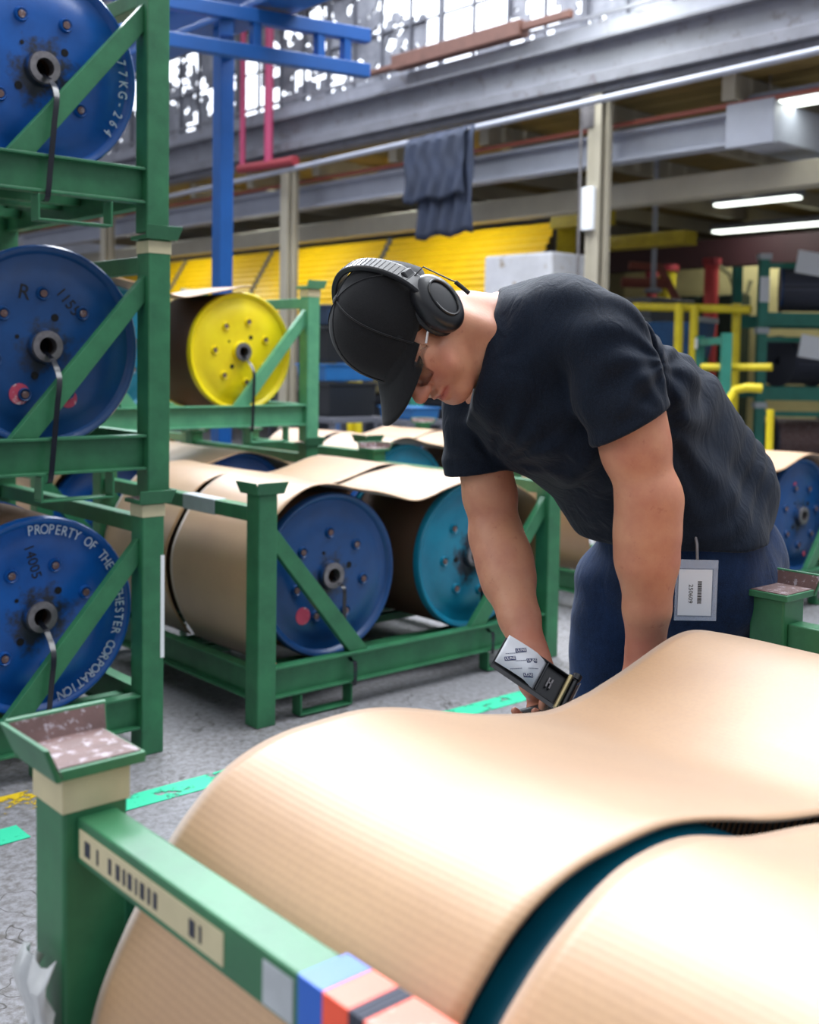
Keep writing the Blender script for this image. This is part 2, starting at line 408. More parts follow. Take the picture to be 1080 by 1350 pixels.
# red riser pipes beside the second column
for dy, r_, z0, z1, lab in ((.22, .05, 3.35, 6.4, 'thick magenta-red riser pipe above the second pale column'), (.75, .035, 3.4, 5.6, 'thin magenta riser pipe left of the thick red one')):
    beamobj('riser_pipe', MB().tube([(FX - .3, 10.5 + dy, z0), (FX - .3, 10.5 + dy, z1)], r_, 12), mat('magenta_pipe', 'a83a62', .5), lab, 'pipe', 'red riser pipes on the facade', smooth=True)
beamobj('pipe_elbow', MB().tube([(FX - .3, 11.3, 3.36), (FX - .3, 10.4, 3.33), (FX - .3, 10.2, 3.33)], .055, 10), mat('red_elbow', '8d2f38', .5), 'red cross pipe joining the two magenta risers at their foot', 'pipe', smooth=True)
# tarpaulin over the pipe
pipeat = lambda y: p0 + (p1 - p0) * ((y - p0.y) / (p1.y - p0.y))
def tarp(y0, y1, drop, off, slack, mb):
    n1, n2 = 26, 16; vs = []
    for i in range(n1 + 1):
        y = y0 + (y1 - y0) * i / n1; P = pipeat(y)
        for j in range(n2 + 1):
            v = j / n2
            if j < 3: x = P.x + .04 * math.cos(math.pi * j / 3) ; z = P.z + .035 * math.sin(math.pi * j / 3)
            else: x = P.x - .035 - off; z = P.z - drop * (j - 2) / (n2 - 2)
            x -= slack * .03 * math.sin(i * 1.1 + math.sin(j * .7)) * min(1, v * 2); vs.append((x, y, z + .02 * math.sin(i * .5) * v))
    mb.add(vs, [(i * (n2 + 1) + j, (i + 1) * (n2 + 1) + j, (i + 1) * (n2 + 1) + j + 1, i * (n2 + 1) + j + 1) for i in range(n1) for j in range(n2)])
mb = MB(); tarp(7.50, 8.32, .60, .05, .5, mb); tarp(7.42, 8.18, .95, .005, .6, mb)
o = mb.build('hanging_tarpaulin', mat('slate_blue_canvas', '232d44', .8, var=.35, scale=4, bump=.3, bscale=12), smooth=True, solid=.006)
tag(o, 'dark slate-blue tarpaulin folded over the white pipe', 'tarpaulin')
# lamps
M['tube'] = emit('lit_tube', (.93, 1, .90, 1), 3.2)
def lamp(a, b, w_, label, st=1):
    a = Vector(a); b = Vector(b); d = b - a
    o = empty('ceiling_light', a, math.atan2(d.y, d.x), label, 'light', 'fluorescent ceiling lights')
    L = d.length; sl = math.atan2(d.z, Vector((d.x, d.y)).length)
    MB().box((0, -w_ / 2, .03), (L, w_ / 2, .08)).box((-.02, -w_ / 4, .06), (L + .02, w_ / 4, .12)).build('light_housing', M['whitesteel'], o, bevel=.005)
    MB().box((.03, -w_ / 2 + .02, -.005), (L - .03, w_ / 2 - .02, .029)).build('light_diffuser', M['tube'], o, bevel=.008)
    l_ = bpy.data.lights.new('tube_light', 'AREA'); l_.shape = 'RECTANGLE'; l_.size = L * .9; l_.size_y = w_ * .7; l_.energy = st * 22; l_.color = (.95, 1, .93)
    lo_ = bpy.data.objects.new('tube_light', l_); COL.objects.link(lo_); lo_.parent = o; lo_.location = (L / 2, 0, -.012)
    for t_ in (.2, .8): MB().tube([(L * t_, 0, .1), (L * t_, 0, .6)], .006, 6).build('hanger', M['steel'], o)
    return o
lamp((8.05, 5.15, 3.2), (8.05, 3.9, 3.2), .22, 'lit fluorescent fixture at upper right, largest and nearest of the lights', .25)
lamp((12.6, 8.4, 3.2), (12.6, 7.2, 3.2), .2, 'short lit fluorescent fixture under the mezzanine, below the nearest one')
lamp((14.4, 9.6, 3.1), (14.4, 6.9, 3.1), .25, 'long dim fluorescent fixture farthest back under the mezzanine')
lamp((5.6, 6.55, 4.3), (6.75, 6.55, 4.3), .2, 'lit fixture hanging in front of the broken white panes')
lamp((6.25, 5.75, 4.3), (7.4, 5.75, 4.3), .16, 'slim fixture reaching the top of the column behind the man')
for yy in (8.6, 11.6, 14.6):  # extra out-of-view lamps added to brighten the dark space under the mezzanine
    lamp((8.3, yy, 3.2), (8.3, yy + 1.3, 3.2), .22, 'unseen fluorescent fixture added to brighten the mezzanine underside, behind the edge beams')
# yellow ribbed sloping guard under the mezzanine
def guard(y0, y1, label):
    o = empty('yellow_guard', (9.3, (y0 + y1) / 2, 2.68), 0, label, 'guard panel', 'yellow ribbed sloping panels')
    h = (y1 - y0) / 2; n_ = 13; dx, dz = -.62, -1.02; L = math.hypot(dx, dz)
    u = Vector((dx / L, 0, dz / L)); nn = Vector((-dz / L, 0, dx / L)) * -1
    mb = MB(); vs = []
    for k in range(n_ * 4 + 1):
        s_ = L * k / (n_ * 4); off = .022 * (1 if (k % 4) in (1, 2) else 0)
        p = u * s_ + nn * off; vs += [(p.x, -h, p.z), (p.x, h, p.z)]
    mb.add(vs, [(2 * k, 2 * k + 1, 2 * k + 3, 2 * k + 2) for k in range(n_ * 4)])
    mb.build('ribbed_panel', M['gyellow'], o, solid=.01)
    for yy in (-h * .9, h * .9):
        MB().box((dx - .0, yy - .03, -2.68), (dx + .06, yy + .03, dz)).box((.06, yy - .03, -2.68), (.12, yy + .03, 0)).build('support_post', M['mull'], o)
    mb = MB().bar((0, h + .035, 0), (dx, h + .035, dz), .06, .06)
    for k in range(14): mb.box((dx * k / 13 - .05, h + .0, dz * k / 13 - .02), (dx * k / 13 - .01, h + .07, dz * k / 13 + .02))
    mb.build('seam_strip', M['mull'], o)
M['gyellow'] = mat('yellow_sheet_metal', 'F5C800', .4, var=.08, scale=3)
ys = [8.1, 10.9, 13.5, 15.9, 19]
for i in range(4):
    guard(ys[i] + .05, ys[i + 1] - .05, ['yellow ribbed sloping panel nearest the column, above the man\'s back and neck', 'yellow ribbed sloping panel above the man\'s cap, second from the right', 'yellow ribbed sloping panel seen left of the blue gantry post, third from the right', 'yellow ribbed sloping panel farthest left, partly behind the rack stack'][i])
mb = MB().bar((9.28, 8.0, 2.74), (8.95, 7.75, 1.7), .2, .08).box((9.0, 7.3, 2.58), (9.2, 8.0, 2.76)).box((9.7, 6.8, 2.40), (9.9, 7.9, 2.54))
beamobj('walkway_gate', mb, paint('dull_yellow_paint', 'B9A428', 'A08C20', '6b5f3c'), 'dull yellow steel frame at the right end of the yellow panels', 'frame')
for (x0, y0, x1, y1, z_) in ((9.5, 8.2, 9.6, 19, 2.9),):
    beamobj('catwalk_beam', MB().box((x0, y0, z_ - .06), (x1 + .6, y1, z_)), M['mull'], 'dark walkway ledge above the yellow ribbed panels', 'ledge')
# blue gantry with ladder-like rails
g = empty('gantry_crane', (3.94, 6.3, 0), 0, 'bright blue steel gantry with double rail above the left racks', 'gantry')
M['gblue'] = paint('gantry_blue_paint', '09529E', '07478A', '2c5c92', .4, 3, .72)
gi = lambda p: tuple(Vector(p) - g.location)
MB().box((-.05, -.05, 0), (.05, .05, 3.27)).box((-.15, -.15, 0), (.15, .15, .02)).build('gantry_post', M['gblue'], g, bevel=.006)
MB().box((-.13, -7, 3.27), (.13, 4, 3.31)).box((-.03, -7, 3.31), (.03, 4, 3.55)).box((-.13, -7, 3.55), (.13, 4, 3.59)).build('gantry_girder', M['gblue'], g, bevel=.006)
RA, RE = at(223, 7, 6.46), at(486, 55, 7.1); RA.z = RE.z = 0; rd = (RE - RA); R0 = RA - rd * 1.6
rp_ = lambda t, z_: gi(tuple(RA + rd * t)[:2] + (z_,))
MB().bar(rp_(-1.6, 3.21), rp_(1, 3.21), .07, .085).build('upper_rail', M['gblue'], g, bevel=.006)
MB().bar(rp_(-1.6, 2.995), rp_(1, 2.995), .07, .085).build('lower_rail', M['gblue'], g, bevel=.006)
for t in (.875, .735, .41, -.1, -.6, -1.1):
    MB().bar(rp_(t, 3.03), rp_(t, 3.17), .055, .05, (1, 0, 0)).build('rail_strut', M['gblue'], g)
MB().bar(gi((3.94, 6.28, 3.12)), (rp_(.27, 3.21)[0], rp_(.27, 3.21)[1], 3.12), .08, .09).build('rail_bracket', M['gblue'], g)
# hanging drop pole under the mezzanine at right
beamobj('drop_pole', MB().tube([(10.2, 7.55, 1.98), (10.2, 7.55, 3.45)], .03, 10).lathe([(.001, 0), (.1, .02), (.09, .06), (.001, .08)], 16, 'Z', (10.2, 7.55, 1.94)), M['whitesteel'], 'thin grey pole with a round foot hanging right of the column', 'pole', smooth=True)
# wrapped pallets behind the man
o = empty('wrapped_pallet', (8.6, 8.1, 0), 0, 'white shrink-wrapped load standing above the man\'s shoulder', 'pallet load')
MB().box((-.38, -.45, .15), (.38, .42, 2.2)).build('wrapped_load', mat('cloudy_shrink_wrap', 'e6e7f0', .3, var=.2, scale=3, spot='b0a090', spotamt=.6, bump=.4, bscale=6), o, bevel=.03)
MB().box((-.42, -.48, 0), (.42, .46, .14)).build('pallet_base', mat('pallet_wood', '8a6f4c', .8), o)
o.location = (8.25, 7.42, 0)
# posts and beams at the back right
mr = mat('maroon_beam_paint', '36171d', .6, var=.2, scale=2)
beamobj('maroon_beam', MB().box((13.2, 2, 2.5), (13.45, 16, 2.86)), mr, 'dark maroon beam crossing the back of the hall at right', 'beam')
rp = mat('red_post_paint', 'd8484a', .5, var=.1)
M['collar'] = mat('collar_red', 'a3323a', .5)
def bollard(x, y, z1, m, label, r_=.09):
    b_ = empty('painted_post', (x, y, 0), 0, label, 'post', 'painted posts at the back right')
    MB().tube([(0, 0, 0), (0, 0, z1)], r_, 16).build('post_shaft', m, b_, smooth=True)
    MB().tube([(0, 0, z1 - .06), (0, 0, z1 + .02)], r_ * 1.3, 16).build('post_collar', M['collar'], b_, smooth=True)
    MB().tube([(0, 0, .0), (0, 0, .05)], r_ * 1.8, 16).build('post_foot', M['collar'], b_, smooth=True)
bollard(12.2, 8.15, 2.48, rp, 'bright red round post in front of the pale back wall')
bollard(12.6, 9.35, 2.4, mat('dark_red_post', 'a8383c', .5), 'dark red post immediately left of the yellow post', .07)
gy = paint('hall_yellow_paint', 'D9C51E', 'C4AE14', '6b5f1c')
bollard(12.4, 8.95, 2.45, gy, 'thick yellow post just left of the bright red post', .11)
# yellow pipe railing, bins, rack frames in the middle distance at right
def rail(pts, r_, m, label, name='yellow_railing', cat='railing', group=None):
    return beamobj(name, MB().tube(pts, r_, 10), m, label, cat, group, smooth=True)
A = lambda px, py, D: at(px, py, D)
rail([A(835, 404, 11), A(990, 408, 10.4)], .04, gy, 'upper yellow pipe rail right of the man\'s back')
rail([A(925, 484, 9.6), A(1018, 484, 9.3)], .032, gy, 'middle yellow pipe rail beyond the small of the man\'s back')
rail([(A(962, 560, 9).x, A(962, 560, 9).y, 0), A(961, 540, 9), A(960, 530, 9), A(970, 514, 9), A(985, 511, 8.9), A(1004, 512, 8.9)], .036, gy, 'bent yellow pipe with a round corner close to the green shelf post')
rail([A(1016, 540, 8.6), (A(1016, 566, 8.6).x, A(1016, 566, 8.6).y, 0)], .028, gy, 'short upright yellow pipe right of the green shelf post')
for i, (px, y0, y1) in enumerate(((896, 400, 432), (916, 404, 440), (972, 400, 482))):
    beamobj('guard_post', MB().tube([A(px, y0, 10.6), (A(px, y0, 10.6).x, A(px, y0, 10.6).y, 0)], .042, 8), gy, ['short yellow stub post beneath the rail, leftmost of three', 'short yellow stub post beneath the rail, middle of three', 'tall yellow stub post joining two rails, rightmost of three'][i], 'post', 'yellow rail stubs', smooth=True)
beamobj('grey_machine', MB().box((A(850, 400, 12.2).x - .3, A(850, 400, 12.2).y - .3, 0), tuple(A(850, 400, 12.2) + Vector((.5, .3, .05)))), mat('grey_machine', '6c6f78', .5), 'grey machine top behind the man\'s upper back', 'machine', bevel=.02)
# blue tipping bin
def bin_(c, s_, m, label):
    o = empty('tipping_bin', c, .3, label, 'bin')
    w_, h_ = s_
    MB().hexa([(-w_ * .3, -.3, 0), (w_ * .45, -.3, 0), (w_ * .45, .3, 0), (-w_ * .3, .3, 0)], [(-w_ * .5, -.35, h_), (w_ * .5, -.35, h_), (w_ * .5, .35, h_), (-w_ * .5, .35, h_)]).build('bin_body', m, o, bevel=.01)
    MB().box((-w_ * .52, -.37, h_), (w_ * .52, -.33, h_ + .05)).box((-w_ * .52, .33, h_), (w_ * .52, .37, h_ + .05)).build('bin_rim', M['tape_grey'], o)
    MB().box((-w_ * .4, -.3, -c.z), (-w_ * .33, .3, 0)).box((w_ * .33, -.3, -c.z), (w_ * .4, .3, 0)).build('bin_stand', M['teal_green'], o)
bin_(A(886, 470, 11.4), (.62, .34), paint('bin_blue_paint', '1F5C94', '1a4a7c', '44607c'), 'blue hopper bin right of the man\'s back')
# clutter left of the man's head, far away
cl = [(436, 392, 424, .30, '10141c', 'black crate stacked on top'), (440, 470, 512, .34, '1d5a94', 'blue crate with a sloped lid'), (560, 560, 560, .1, '1d5a94', '')]
def crate(px, y0, y1, D, w_, c, label, name='storage_crate', cat='crate', grp='crates stacked beyond the yellow reel', d_=.4):
    top = A(px, y0, D); bot = A(px, y1, D)
    o = empty(name, (top.x, top.y, bot.z), .0, label, cat, grp)
    h_ = top.z - bot.z
    MB().hexa([(-w_ * .46, -d_ * .46, 0), (w_ * .46, -d_ * .46, 0), (w_ * .46, d_ * .46, 0), (-w_ * .46, d_ * .46, 0)], [(-w_ / 2, -d_ / 2, h_ * .94), (w_ / 2, -d_ / 2, h_ * .94), (w_ / 2, d_ / 2, h_ * .94), (-w_ / 2, d_ / 2, h_ * .94)]).build('crate_body', mat('plastic_' + c, c, .45), o, bevel=.01)
    MB().box((-w_ * .53, -d_ * .53, h_ * .92), (w_ * .53, d_ * .53, h_)).build('crate_rim', mat('rim_' + c, c, .35, var=.3), o, bevel=.008)
    return o
def stand(px, py, D, w_, label):
    p = A(px, py, D); z_ = p.z - .002
    o = empty('low_table', (p.x, p.y, 0), 0, label, 'table')
    MB().box((-w_, -w_, z_ - .04), (w_, w_, z_)).build('table_top', M['mull'], o)
    for sx_ in (-1, 1):
        for sy_ in (-1, 1): MB().box((sx_ * w_ * .9 - .02, sy_ * w_ * .9 - .02, 0), (sx_ * w_ * .9 + .02, sy_ * w_ * .9 + .02, z_ - .04)).build('leg', M['mull'], o)
stand(446, 548, 9.4, .3, 'dark low table carrying the crate pile beyond the yellow reel')
stand(540, 552, 9.0, .2, 'small dark table under the little blue crate, below the cap brim')
crate(444, 404, 430, 9.4, .5, '22364f', 'dark blue crate, topmost of the pile beside the green post top')
crate(444, 432, 478, 9.4, .52, '101318', 'black crate in the pile, below the dark blue one')
crate(444, 480, 502, 9.4, .54, '1c62a0', 'bright blue crate in the pile, below the black one')
crate(446, 504, 548, 9.4, .5, '14181f', 'black crate at the bottom of the pile on the floor side')
crate(540, 536, 552, 9.0, .3, '1c62a0', 'small blue crate seen below the tip of the cap brim')
for px, c, lab in ((459, gy, 'yellow upright left of its twin, near the brim of the cap'), (470, gy, 'yellow upright closest to the brim of the cap'), (452, mat('steel_blue_paint', '3f5f8c', .5), 'steel-blue upright beside the yellow pair'), (550, M['teal_green'], 'thin teal upright below the man\'s nose')):
    b0 = A(px, 470, 10.2); beamobj('machine_upright', MB().box((b0.x - .035, b0.y - .05, 0), (b0.x + .035, b0.y + .05, 1.15)), c, lab, 'upright', 'machine uprights')
mb = MB().box((9.6, 9.4, 0), (10.4, 13.6, .62)).box((9.5, 9.3, .62), (10.5, 13.7, .70))
beamobj('work_bench', mb, mat('dark_bench', '232833', .6), 'dark long bench far behind the cap brim', 'bench', bevel=.01)
beamobj('wall_hose', MB().tube([A(930, 350, 15), A(950, 352, 15), A(962, 362, 15), A(970, 385, 15), A(985, 388, 15), A(990, 370, 15)], .03, 8), mat('dark_hose', '6f6a4a', .6), 'thin looped hose against the pale back wall', 'hose', smooth=True)
mb = MB()
for k in range(5): mb.box((14.45, 9.2 + k * .35, 0), (14.8, 9.52 + k * .35, 2.2))
beamobj('machine_cabinet', mb, mat('dark_green_machine', '2c3a30', .6, var=.4, scale=4), 'dark machine cabinets in the gloom behind the man\'s back', 'machine', bevel=.02)
beamobj('pipe_manifold', MB().tube([A(830, 350, 13), A(870, 352, 13), A(895, 400, 13)], .05, 8).tube([A(820, 372, 13), A(880, 374, 13)], .06, 8), mat('brown_pipe', '7a3c30', .6), 'rust-brown pipework between the column and the red posts', 'pipework', smooth=True)
# ================================================================ racks, reels and cardboard
RL, RW, RH, PW = 1.384, 1.10, .776, .036       # rack length, width, stacking height, half a post
SR, SLEN = .288, .46                            # reel radius and length
XS = (.344, 1.040); YS = (.082, .562); ZB = .152
def make_rack(loc, rz, label, group=None, m='green', tapes=(), rail_tape=None):
    o = empty('stacking_rack', loc, rz, label, 'rack', group)
    for ix, sx in ((0, -1), (1, 1)):
        for iy, sy in ((0, -1), (1, 1)):
            x, y = ix * RL, iy * RW
            p = MB().box((x - PW, y - PW, 0), (x + PW, y + PW, RH - .018)).build('post', M[m], o, bevel=.004)
            c = MB().box((x - .05, y - .05, RH - .018), (x + .05, y + .05, RH - .006))
            e_ = .016; t = .006
            a0 = x + sx * .05; a1 = x + sx * .066; z0, z1 = RH - .018, RH + .022
            c.hexa([(a0, y - .052, z0), (a0 - sx * t, y - .052, z0), (a0 - sx * t, y + .052, z0), (a0, y + .052, z0)], [(a1, y - .058, z1), (a1 - sx * t, y - .058, z1), (a1 - sx * t, y + .058, z1), (a1, y + .058, z1)])
            b0 = y + sy * .05; b1 = y + sy * .066
            c.hexa([(x - .052, b0, z0), (x - .052, b0 - sy * t, z0), (x + .052, b0 - sy * t, z0), (x + .052, b0, z0)], [(x - .058, b1, z1), (x - .058, b1 - sy * t, z1), (x + .058, b1 - sy * t, z1), (x + .058, b1, z1)])
            c.build('post_cap', M['green' if m == 'green' else m], p, bevel=.0015)
            w_ = MB().box((x - .046, y - .046, RH - .0065), (x + .046, y + .046, RH - .0045)).hexa(
                [(a0 - sx * .0065, y - .05, z0 + .004), (a0 - sx * .0075, y - .05, z0 + .004), (a0 - sx * .0075, y + .05, z0 + .004), (a0 - sx * .0065, y + .05, z0 + .004)],
                [(a1 - sx * .0065, y - .055, z1 - .003), (a1 - sx * .0075, y - .055, z1 - .003), (a1 - sx * .0075, y + .055, z1 - .003), (a1 - sx * .0065, y + .055, z1 - .003)]).hexa(
                [(x - .05, b0 - sy * .0065, z0 + .004), (x - .05, b0 - sy * .0075, z0 + .004), (x + .05, b0 - sy * .0075, z0 + .004), (x + .05, b0 - sy * .0065, z0 + .004)],
                [(x - .055, b1 - sy * .0065, z1 - .003), (x - .055, b1 - sy * .0075, z1 - .003), (x + .055, b1 - sy * .0075, z1 - .003), (x + .055, b1 - sy * .0065, z1 - .003)])
            w_.build('worn_seat', M['rust'], p)['label'] = 'bare worn steel inside the post cap'
            if (ix, iy) in tapes:
                MB().box((x - PW - .0015, y - PW - .0015, RH - .058), (x + PW + .0015, y + PW + .0015, RH - .022)).build('tape_wrap', M['tape_cream'], p)['label'] = 'cream tape round the top of the post'
    xa, xb_ = PW, RL - PW
    for y, s in ((0, -1), (RW, 1)):          # long channel beams, hollow side outward
        c = MB().box((xa, y + s * .0 - .004, .086), (xb_, y + .004, .184))
        ya, yb = sorted((y - s * .012, y + s * .030))
        c.box((xa, ya, .178), (xb_, yb, .186)).box((xa, ya, .082), (xb_, yb, .090))
        c.build('long_beam', M[m], o, bevel=.0015)
        for x0, x1, xe in ((PW, .405, 1), (RL - PW, RL - .405, -1)):
            w_ = .04 if True else 0
            MB().hexa([(x1 - xe * .045, y - .014, .186), (x1 + xe * .035, y - .014, .186), (x1 + xe * .035, y + .014, .186), (x1 - xe * .045, y + .014, .186)],
                      [(x0, y - .014, .575), (x0, y - .014, .655), (x0, y + .014, .655), (x0, y + .014, .575)]).build('brace', M[m], o, bevel=.002)
        for x0, x1 in ((.14, .36), (RL - .36, RL - .14)):      # fork loops hanging under the beam
            ly0, ly1 = sorted((y + s * .03, y - s * .02))
            MB().box((x0, ly0, .012), (x0 + .006, ly1, .078)).box((x1 - .006, ly0, .012), (x1, ly1, .078)).box((x0, ly0, .006), (x1, ly1, .012)).build('fork_loop', M[m], o, bevel=.0015)
    for x, s in ((0, -1), (RL, 1)):          # end channels and top rails
        c = MB().box((x - .004, PW, .086), (x + .004, RW - PW, .184))
        ya, yb = sorted((x - s * .012, x + s * .030))
        c.box((ya, PW, .178), (yb, RW - PW, .186)).box((ya, PW, .082), (yb, RW - PW, .090)).build('end_beam', M[m], o, bevel=.0015)
        MB().box((x - .022, PW, .663), (x + .022, RW - PW, .712)).build('top_rail', M[m], o, bevel=.003)
    for y in YS:
        for yy in (y + .06, y + SLEN - .06):
            MB().box((PW * .2, yy - .02, .122), (RL - PW * .2, yy + .02, .1515)).build('cradle_bar', M[m], o)
    return o
def flange_prof(front):
    """closed lathe profile in (r, y); front = -1 faces the viewer"""
    f = front
    o = [(.030, 0), (.030, -.014), (.048, -.014), (.052, .002), (.105, .004), (.150, .004), (.212, .004), (.222, .010), (.262, .012), (.268, .004), (.276, -.003), (.283, -.004), (SR, .002), (SR, .026), (.280, .029), (.030, .018)]
    return [(r, y if f < 0 else -y) for r, y in o]
FL = {}
def flange_mesh(front, n=64):
    mb = MB().lathe(flange_prof(front), n)
    return mb
def dimples(mb, ang0=20, n=7, r=.150, rad=.021, s=-1):
    for k in range(n):
        a = R(ang0 + k * 360 / n); c = (r * math.cos(a), 0, r * math.sin(a))
        mb.lathe([(.0001, .0035 * -s), (rad * .35, .0035 * -s), (rad * .55, s * .002), (rad * .8, s * .006 ), (rad, -s * .0035), (rad, -s * .008), (.0001, -s * .008)], 18, 'Y', c)
def hole_shade_discs(mb, ang0=0, n=2, r=.088, rad=.011):
    for k in range(n):
        a = R(ang0 + k * 360 / n); mb.lathe([(.0001, .0015), (rad, .0015), (rad, .006), (.0001, .006)], 14, 'Y', (r * math.cos(a), 0, r * math.sin(a)))
def arc_text(body, r, start, step, size):
    mb = MB()
    for i, ch in enumerate(body):
        if ch == ' ': continue
        th = R(start - step * i); vs, fs = text_mesh(ch, size, .0006)
        ph = th - math.pi / 2
        out = []
        for v in vs:
            x, z = v.x * .82, v.y
            xx = x * math.cos(ph) - z * math.sin(ph); zz = x * math.sin(ph) + z * math.cos(ph)
            out.append((r * math.cos(th) + xx, .0035 - v.z * 1.0 - .0012, r * math.sin(th) + zz))
        mb.add(out, fs)
    return mb
def flat_text(body, x, z, rot, size, sl=1):
    vs, fs = text_mesh(body, size, .0004); c, s = math.cos(R(rot)), math.sin(R(rot))
    return MB().add([(x + v.x * c * sl - v.y * s, .0026 - v.z, z + v.x * s * sl + v.y * c) for v in vs], fs)
def make_reel(color, label, group=None, ang=20, text=None, marks=(), wound_m='wound', scrawl=(), hub='steel', detail=True):
    o = empty('cable_reel', (0, 0, 0), 0, label, 'reel', group)
    def P(mb, name, m, y=0, par=None, **kw):
        b = mb.build(name, m, par or o, **kw); b.location = (0, y, SR) if par is None else (0, 0, 0); return b
    mb = flange_mesh(-1); dimples(mb, ang); fr = P(mb, 'flange', M[color], 0, smooth=True)
    if detail:
        for q_ in ((158, .088, .011), (338, .088, .011), (70, .085, .006)):
            mb = MB(); hole_shade_discs(mb, ang + q_[0], 1, q_[1], q_[2]); mb.build('bolt_hole', M['dark'], fr)  # black discs paint the shade of small holes onto the flange
    mb = flange_mesh(1); P(mb, 'flange', M[color], SLEN, smooth=True)
    P(MB().lathe([(.034, .016), (.279, .016), (.284, .03), (.284, SLEN - .03), (.279, SLEN - .016), (.034, SLEN - .016)], 56), 'winding', M[wound_m], 0, smooth=True)
    P(MB().lathe([(.026, -.022), (.044, -.022), (.046, -.012), (.046, .01), (.026, .01)], 32), 'hub_ring', M[hub], 0, smooth=True)
    P(MB().disc((0, .05, 0), .034, 24), 'bore', M['dark'], 0)  # black disc set inside to stand for the shade of the bore
    if text: arc_text(*text).build('stencil_lettering', M['whitelet'], fr)
    for k in range(7 if detail else 0):
        a = R(ang + k * 360 / 7); MB().disc((.150 * math.cos(a), -.0062, .150 * math.sin(a)), .0105, 12, h=.003).build('dimple_disc', M['rust'], fr)  # dark rust-coloured disc on each dimple
    for x, z, r_ in marks:
        MB().disc((x, .0015, z), r_, 20, h=.0025).build('paint_mark', M['redpaint'], fr)['label'] = 'round pink-red paint mark'
    for s_ in scrawl: flat_text(*s_).build('marker_scrawl', M['black'], fr)
    return o
def make_strap(xh, base, label, group, inf=True, dx=-.01):
    """black band from the reel bore down over the beam; base = rack root location"""
    x, y, z = base; zc = z + ZB + SR
    y0 = y + .06; f = -.034 if inf else -.036
    P_ = [(x + xh, y0 + .03, zc - .012), (x + xh, y0 + .005, zc - .024), (x + xh, y0 - .03, zc - .04), (x + xh + dx * .2, y + f + .01, zc - .09), (x + xh + dx * .6, y + f, zc - .17),
          (x + xh + dx, y + f, z + .15), (x + xh + dx * 1.3, y + f, z + .07), (x + xh + dx * 1.3, y + f + .02, z + .06)]
    if not inf: P_ = [(x + xh, y0 + .03, zc - .012), (x + xh, y0 + .005, zc - .024), (x + xh, y0 - .03, zc - .045), (x + xh, y + .028, zc - .1), (x + xh, y + .022, z + .2), (x + xh, y - .015, z + .156), (x + xh, y - .036, z + .15), (x + xh, y - .036, z + .08), (x + xh, y - .02, z + .07)]
    c3 = crom(P_, 6); N_ = []
    for i in range(len(c3)):
        d = Vector(c3[min(i + 1, len(c3) - 1)] - c3[max(i - 1, 0)]); N_.append(d.cross(Vector((1, 0, 0))).normalized())
    o = MB().band(c3, N_, .016, (1, 0, 0), .0015).build('banding_strap', M['blackband'], smooth=True)
    return tag(o, label, 'strap', group)
PROF = [(.085, .170), (.03, .25), (-.005, .33), (-.022, .42), (-.018, .50), (.012, .575), (.064, .662), (.105, .706), (.145, .735), (.197, .757), (.251, .7665), (.332, .765), (.434, .742), (.561, .714), (.686, .688),
        (.771, .697), (.824, .711), (.918, .735), (1.00, .7515), (1.06, .754), (1.13, .742), (1.21, .715), (1.30, .672), (1.36, .62), (1.395, .54), (1.405, .45), (1.40, .36), (1.375, .27), (1.32, .175)]
def make_sheet(base, y0, y1, label, group, name='cardboard_sheet', seed=0, prof=None, lift=0, warp=1):
    pts = crom(prof or PROF, 5); n = len(pts); m = 26
    arc = [0]
    for i in range(1, n): arc.append(arc[-1] + float(np.linalg.norm(pts[i] - pts[i - 1])))
    vs = []; uv = []
    for j in range(m + 1):
        t = j / m; y = y0 + (y1 - y0) * t
        for i, p in enumerate(pts):
            wv = warp * .006 * noise.noise(Vector((p[0] * 2.2 + seed, y * 3, seed)))
            edge = .0035 * math.sin(arc[i] * 21 + seed) * (abs(t - .5) * 2) ** 6 * warp
            yy = y + warp * .003 * math.sin(arc[i] * 5 + seed)
            top = max(0, min(1, (p[1] - .55) / .2))
            vs.append((p[0], yy, p[1] + (wv + edge) * top + lift)); uv.append((arc[i], y))
    fs = [(j * n + i, j * n + i + 1, (j + 1) * n + i + 1, (j + 1) * n + i) for j in range(m) for i in range(n - 1)]
    mb = MB().add(vs, fs)
    o = mb.build(name, M['kraft'], smooth=2)
    me = o.data; l = me.uv_layers.new(name='UVMap')
    for lp in me.loops: l.data[lp.index].uv = uv[lp.vertex_index]
    # normals must point out of the roll so the thickness grows inward
    if sum(p.normal.z * (1 if me.vertices[p.vertices[0]].co.z > .6 else 0) for p in me.polygons) < 0:
        me.flip_normals()
    md = o.modifiers.new('solid', 'SOLIDIFY'); md.thickness = .0045; md.offset = -1
    o.location = base
    return tag(o, label, 'cardboard', group)
def put(o, base, ix, iy, rz=0):
    x, y, z = base; o.location = (x + XS[ix], y + YS[iy], z + ZB); o.rotation_euler = (0, rz, 0); return o

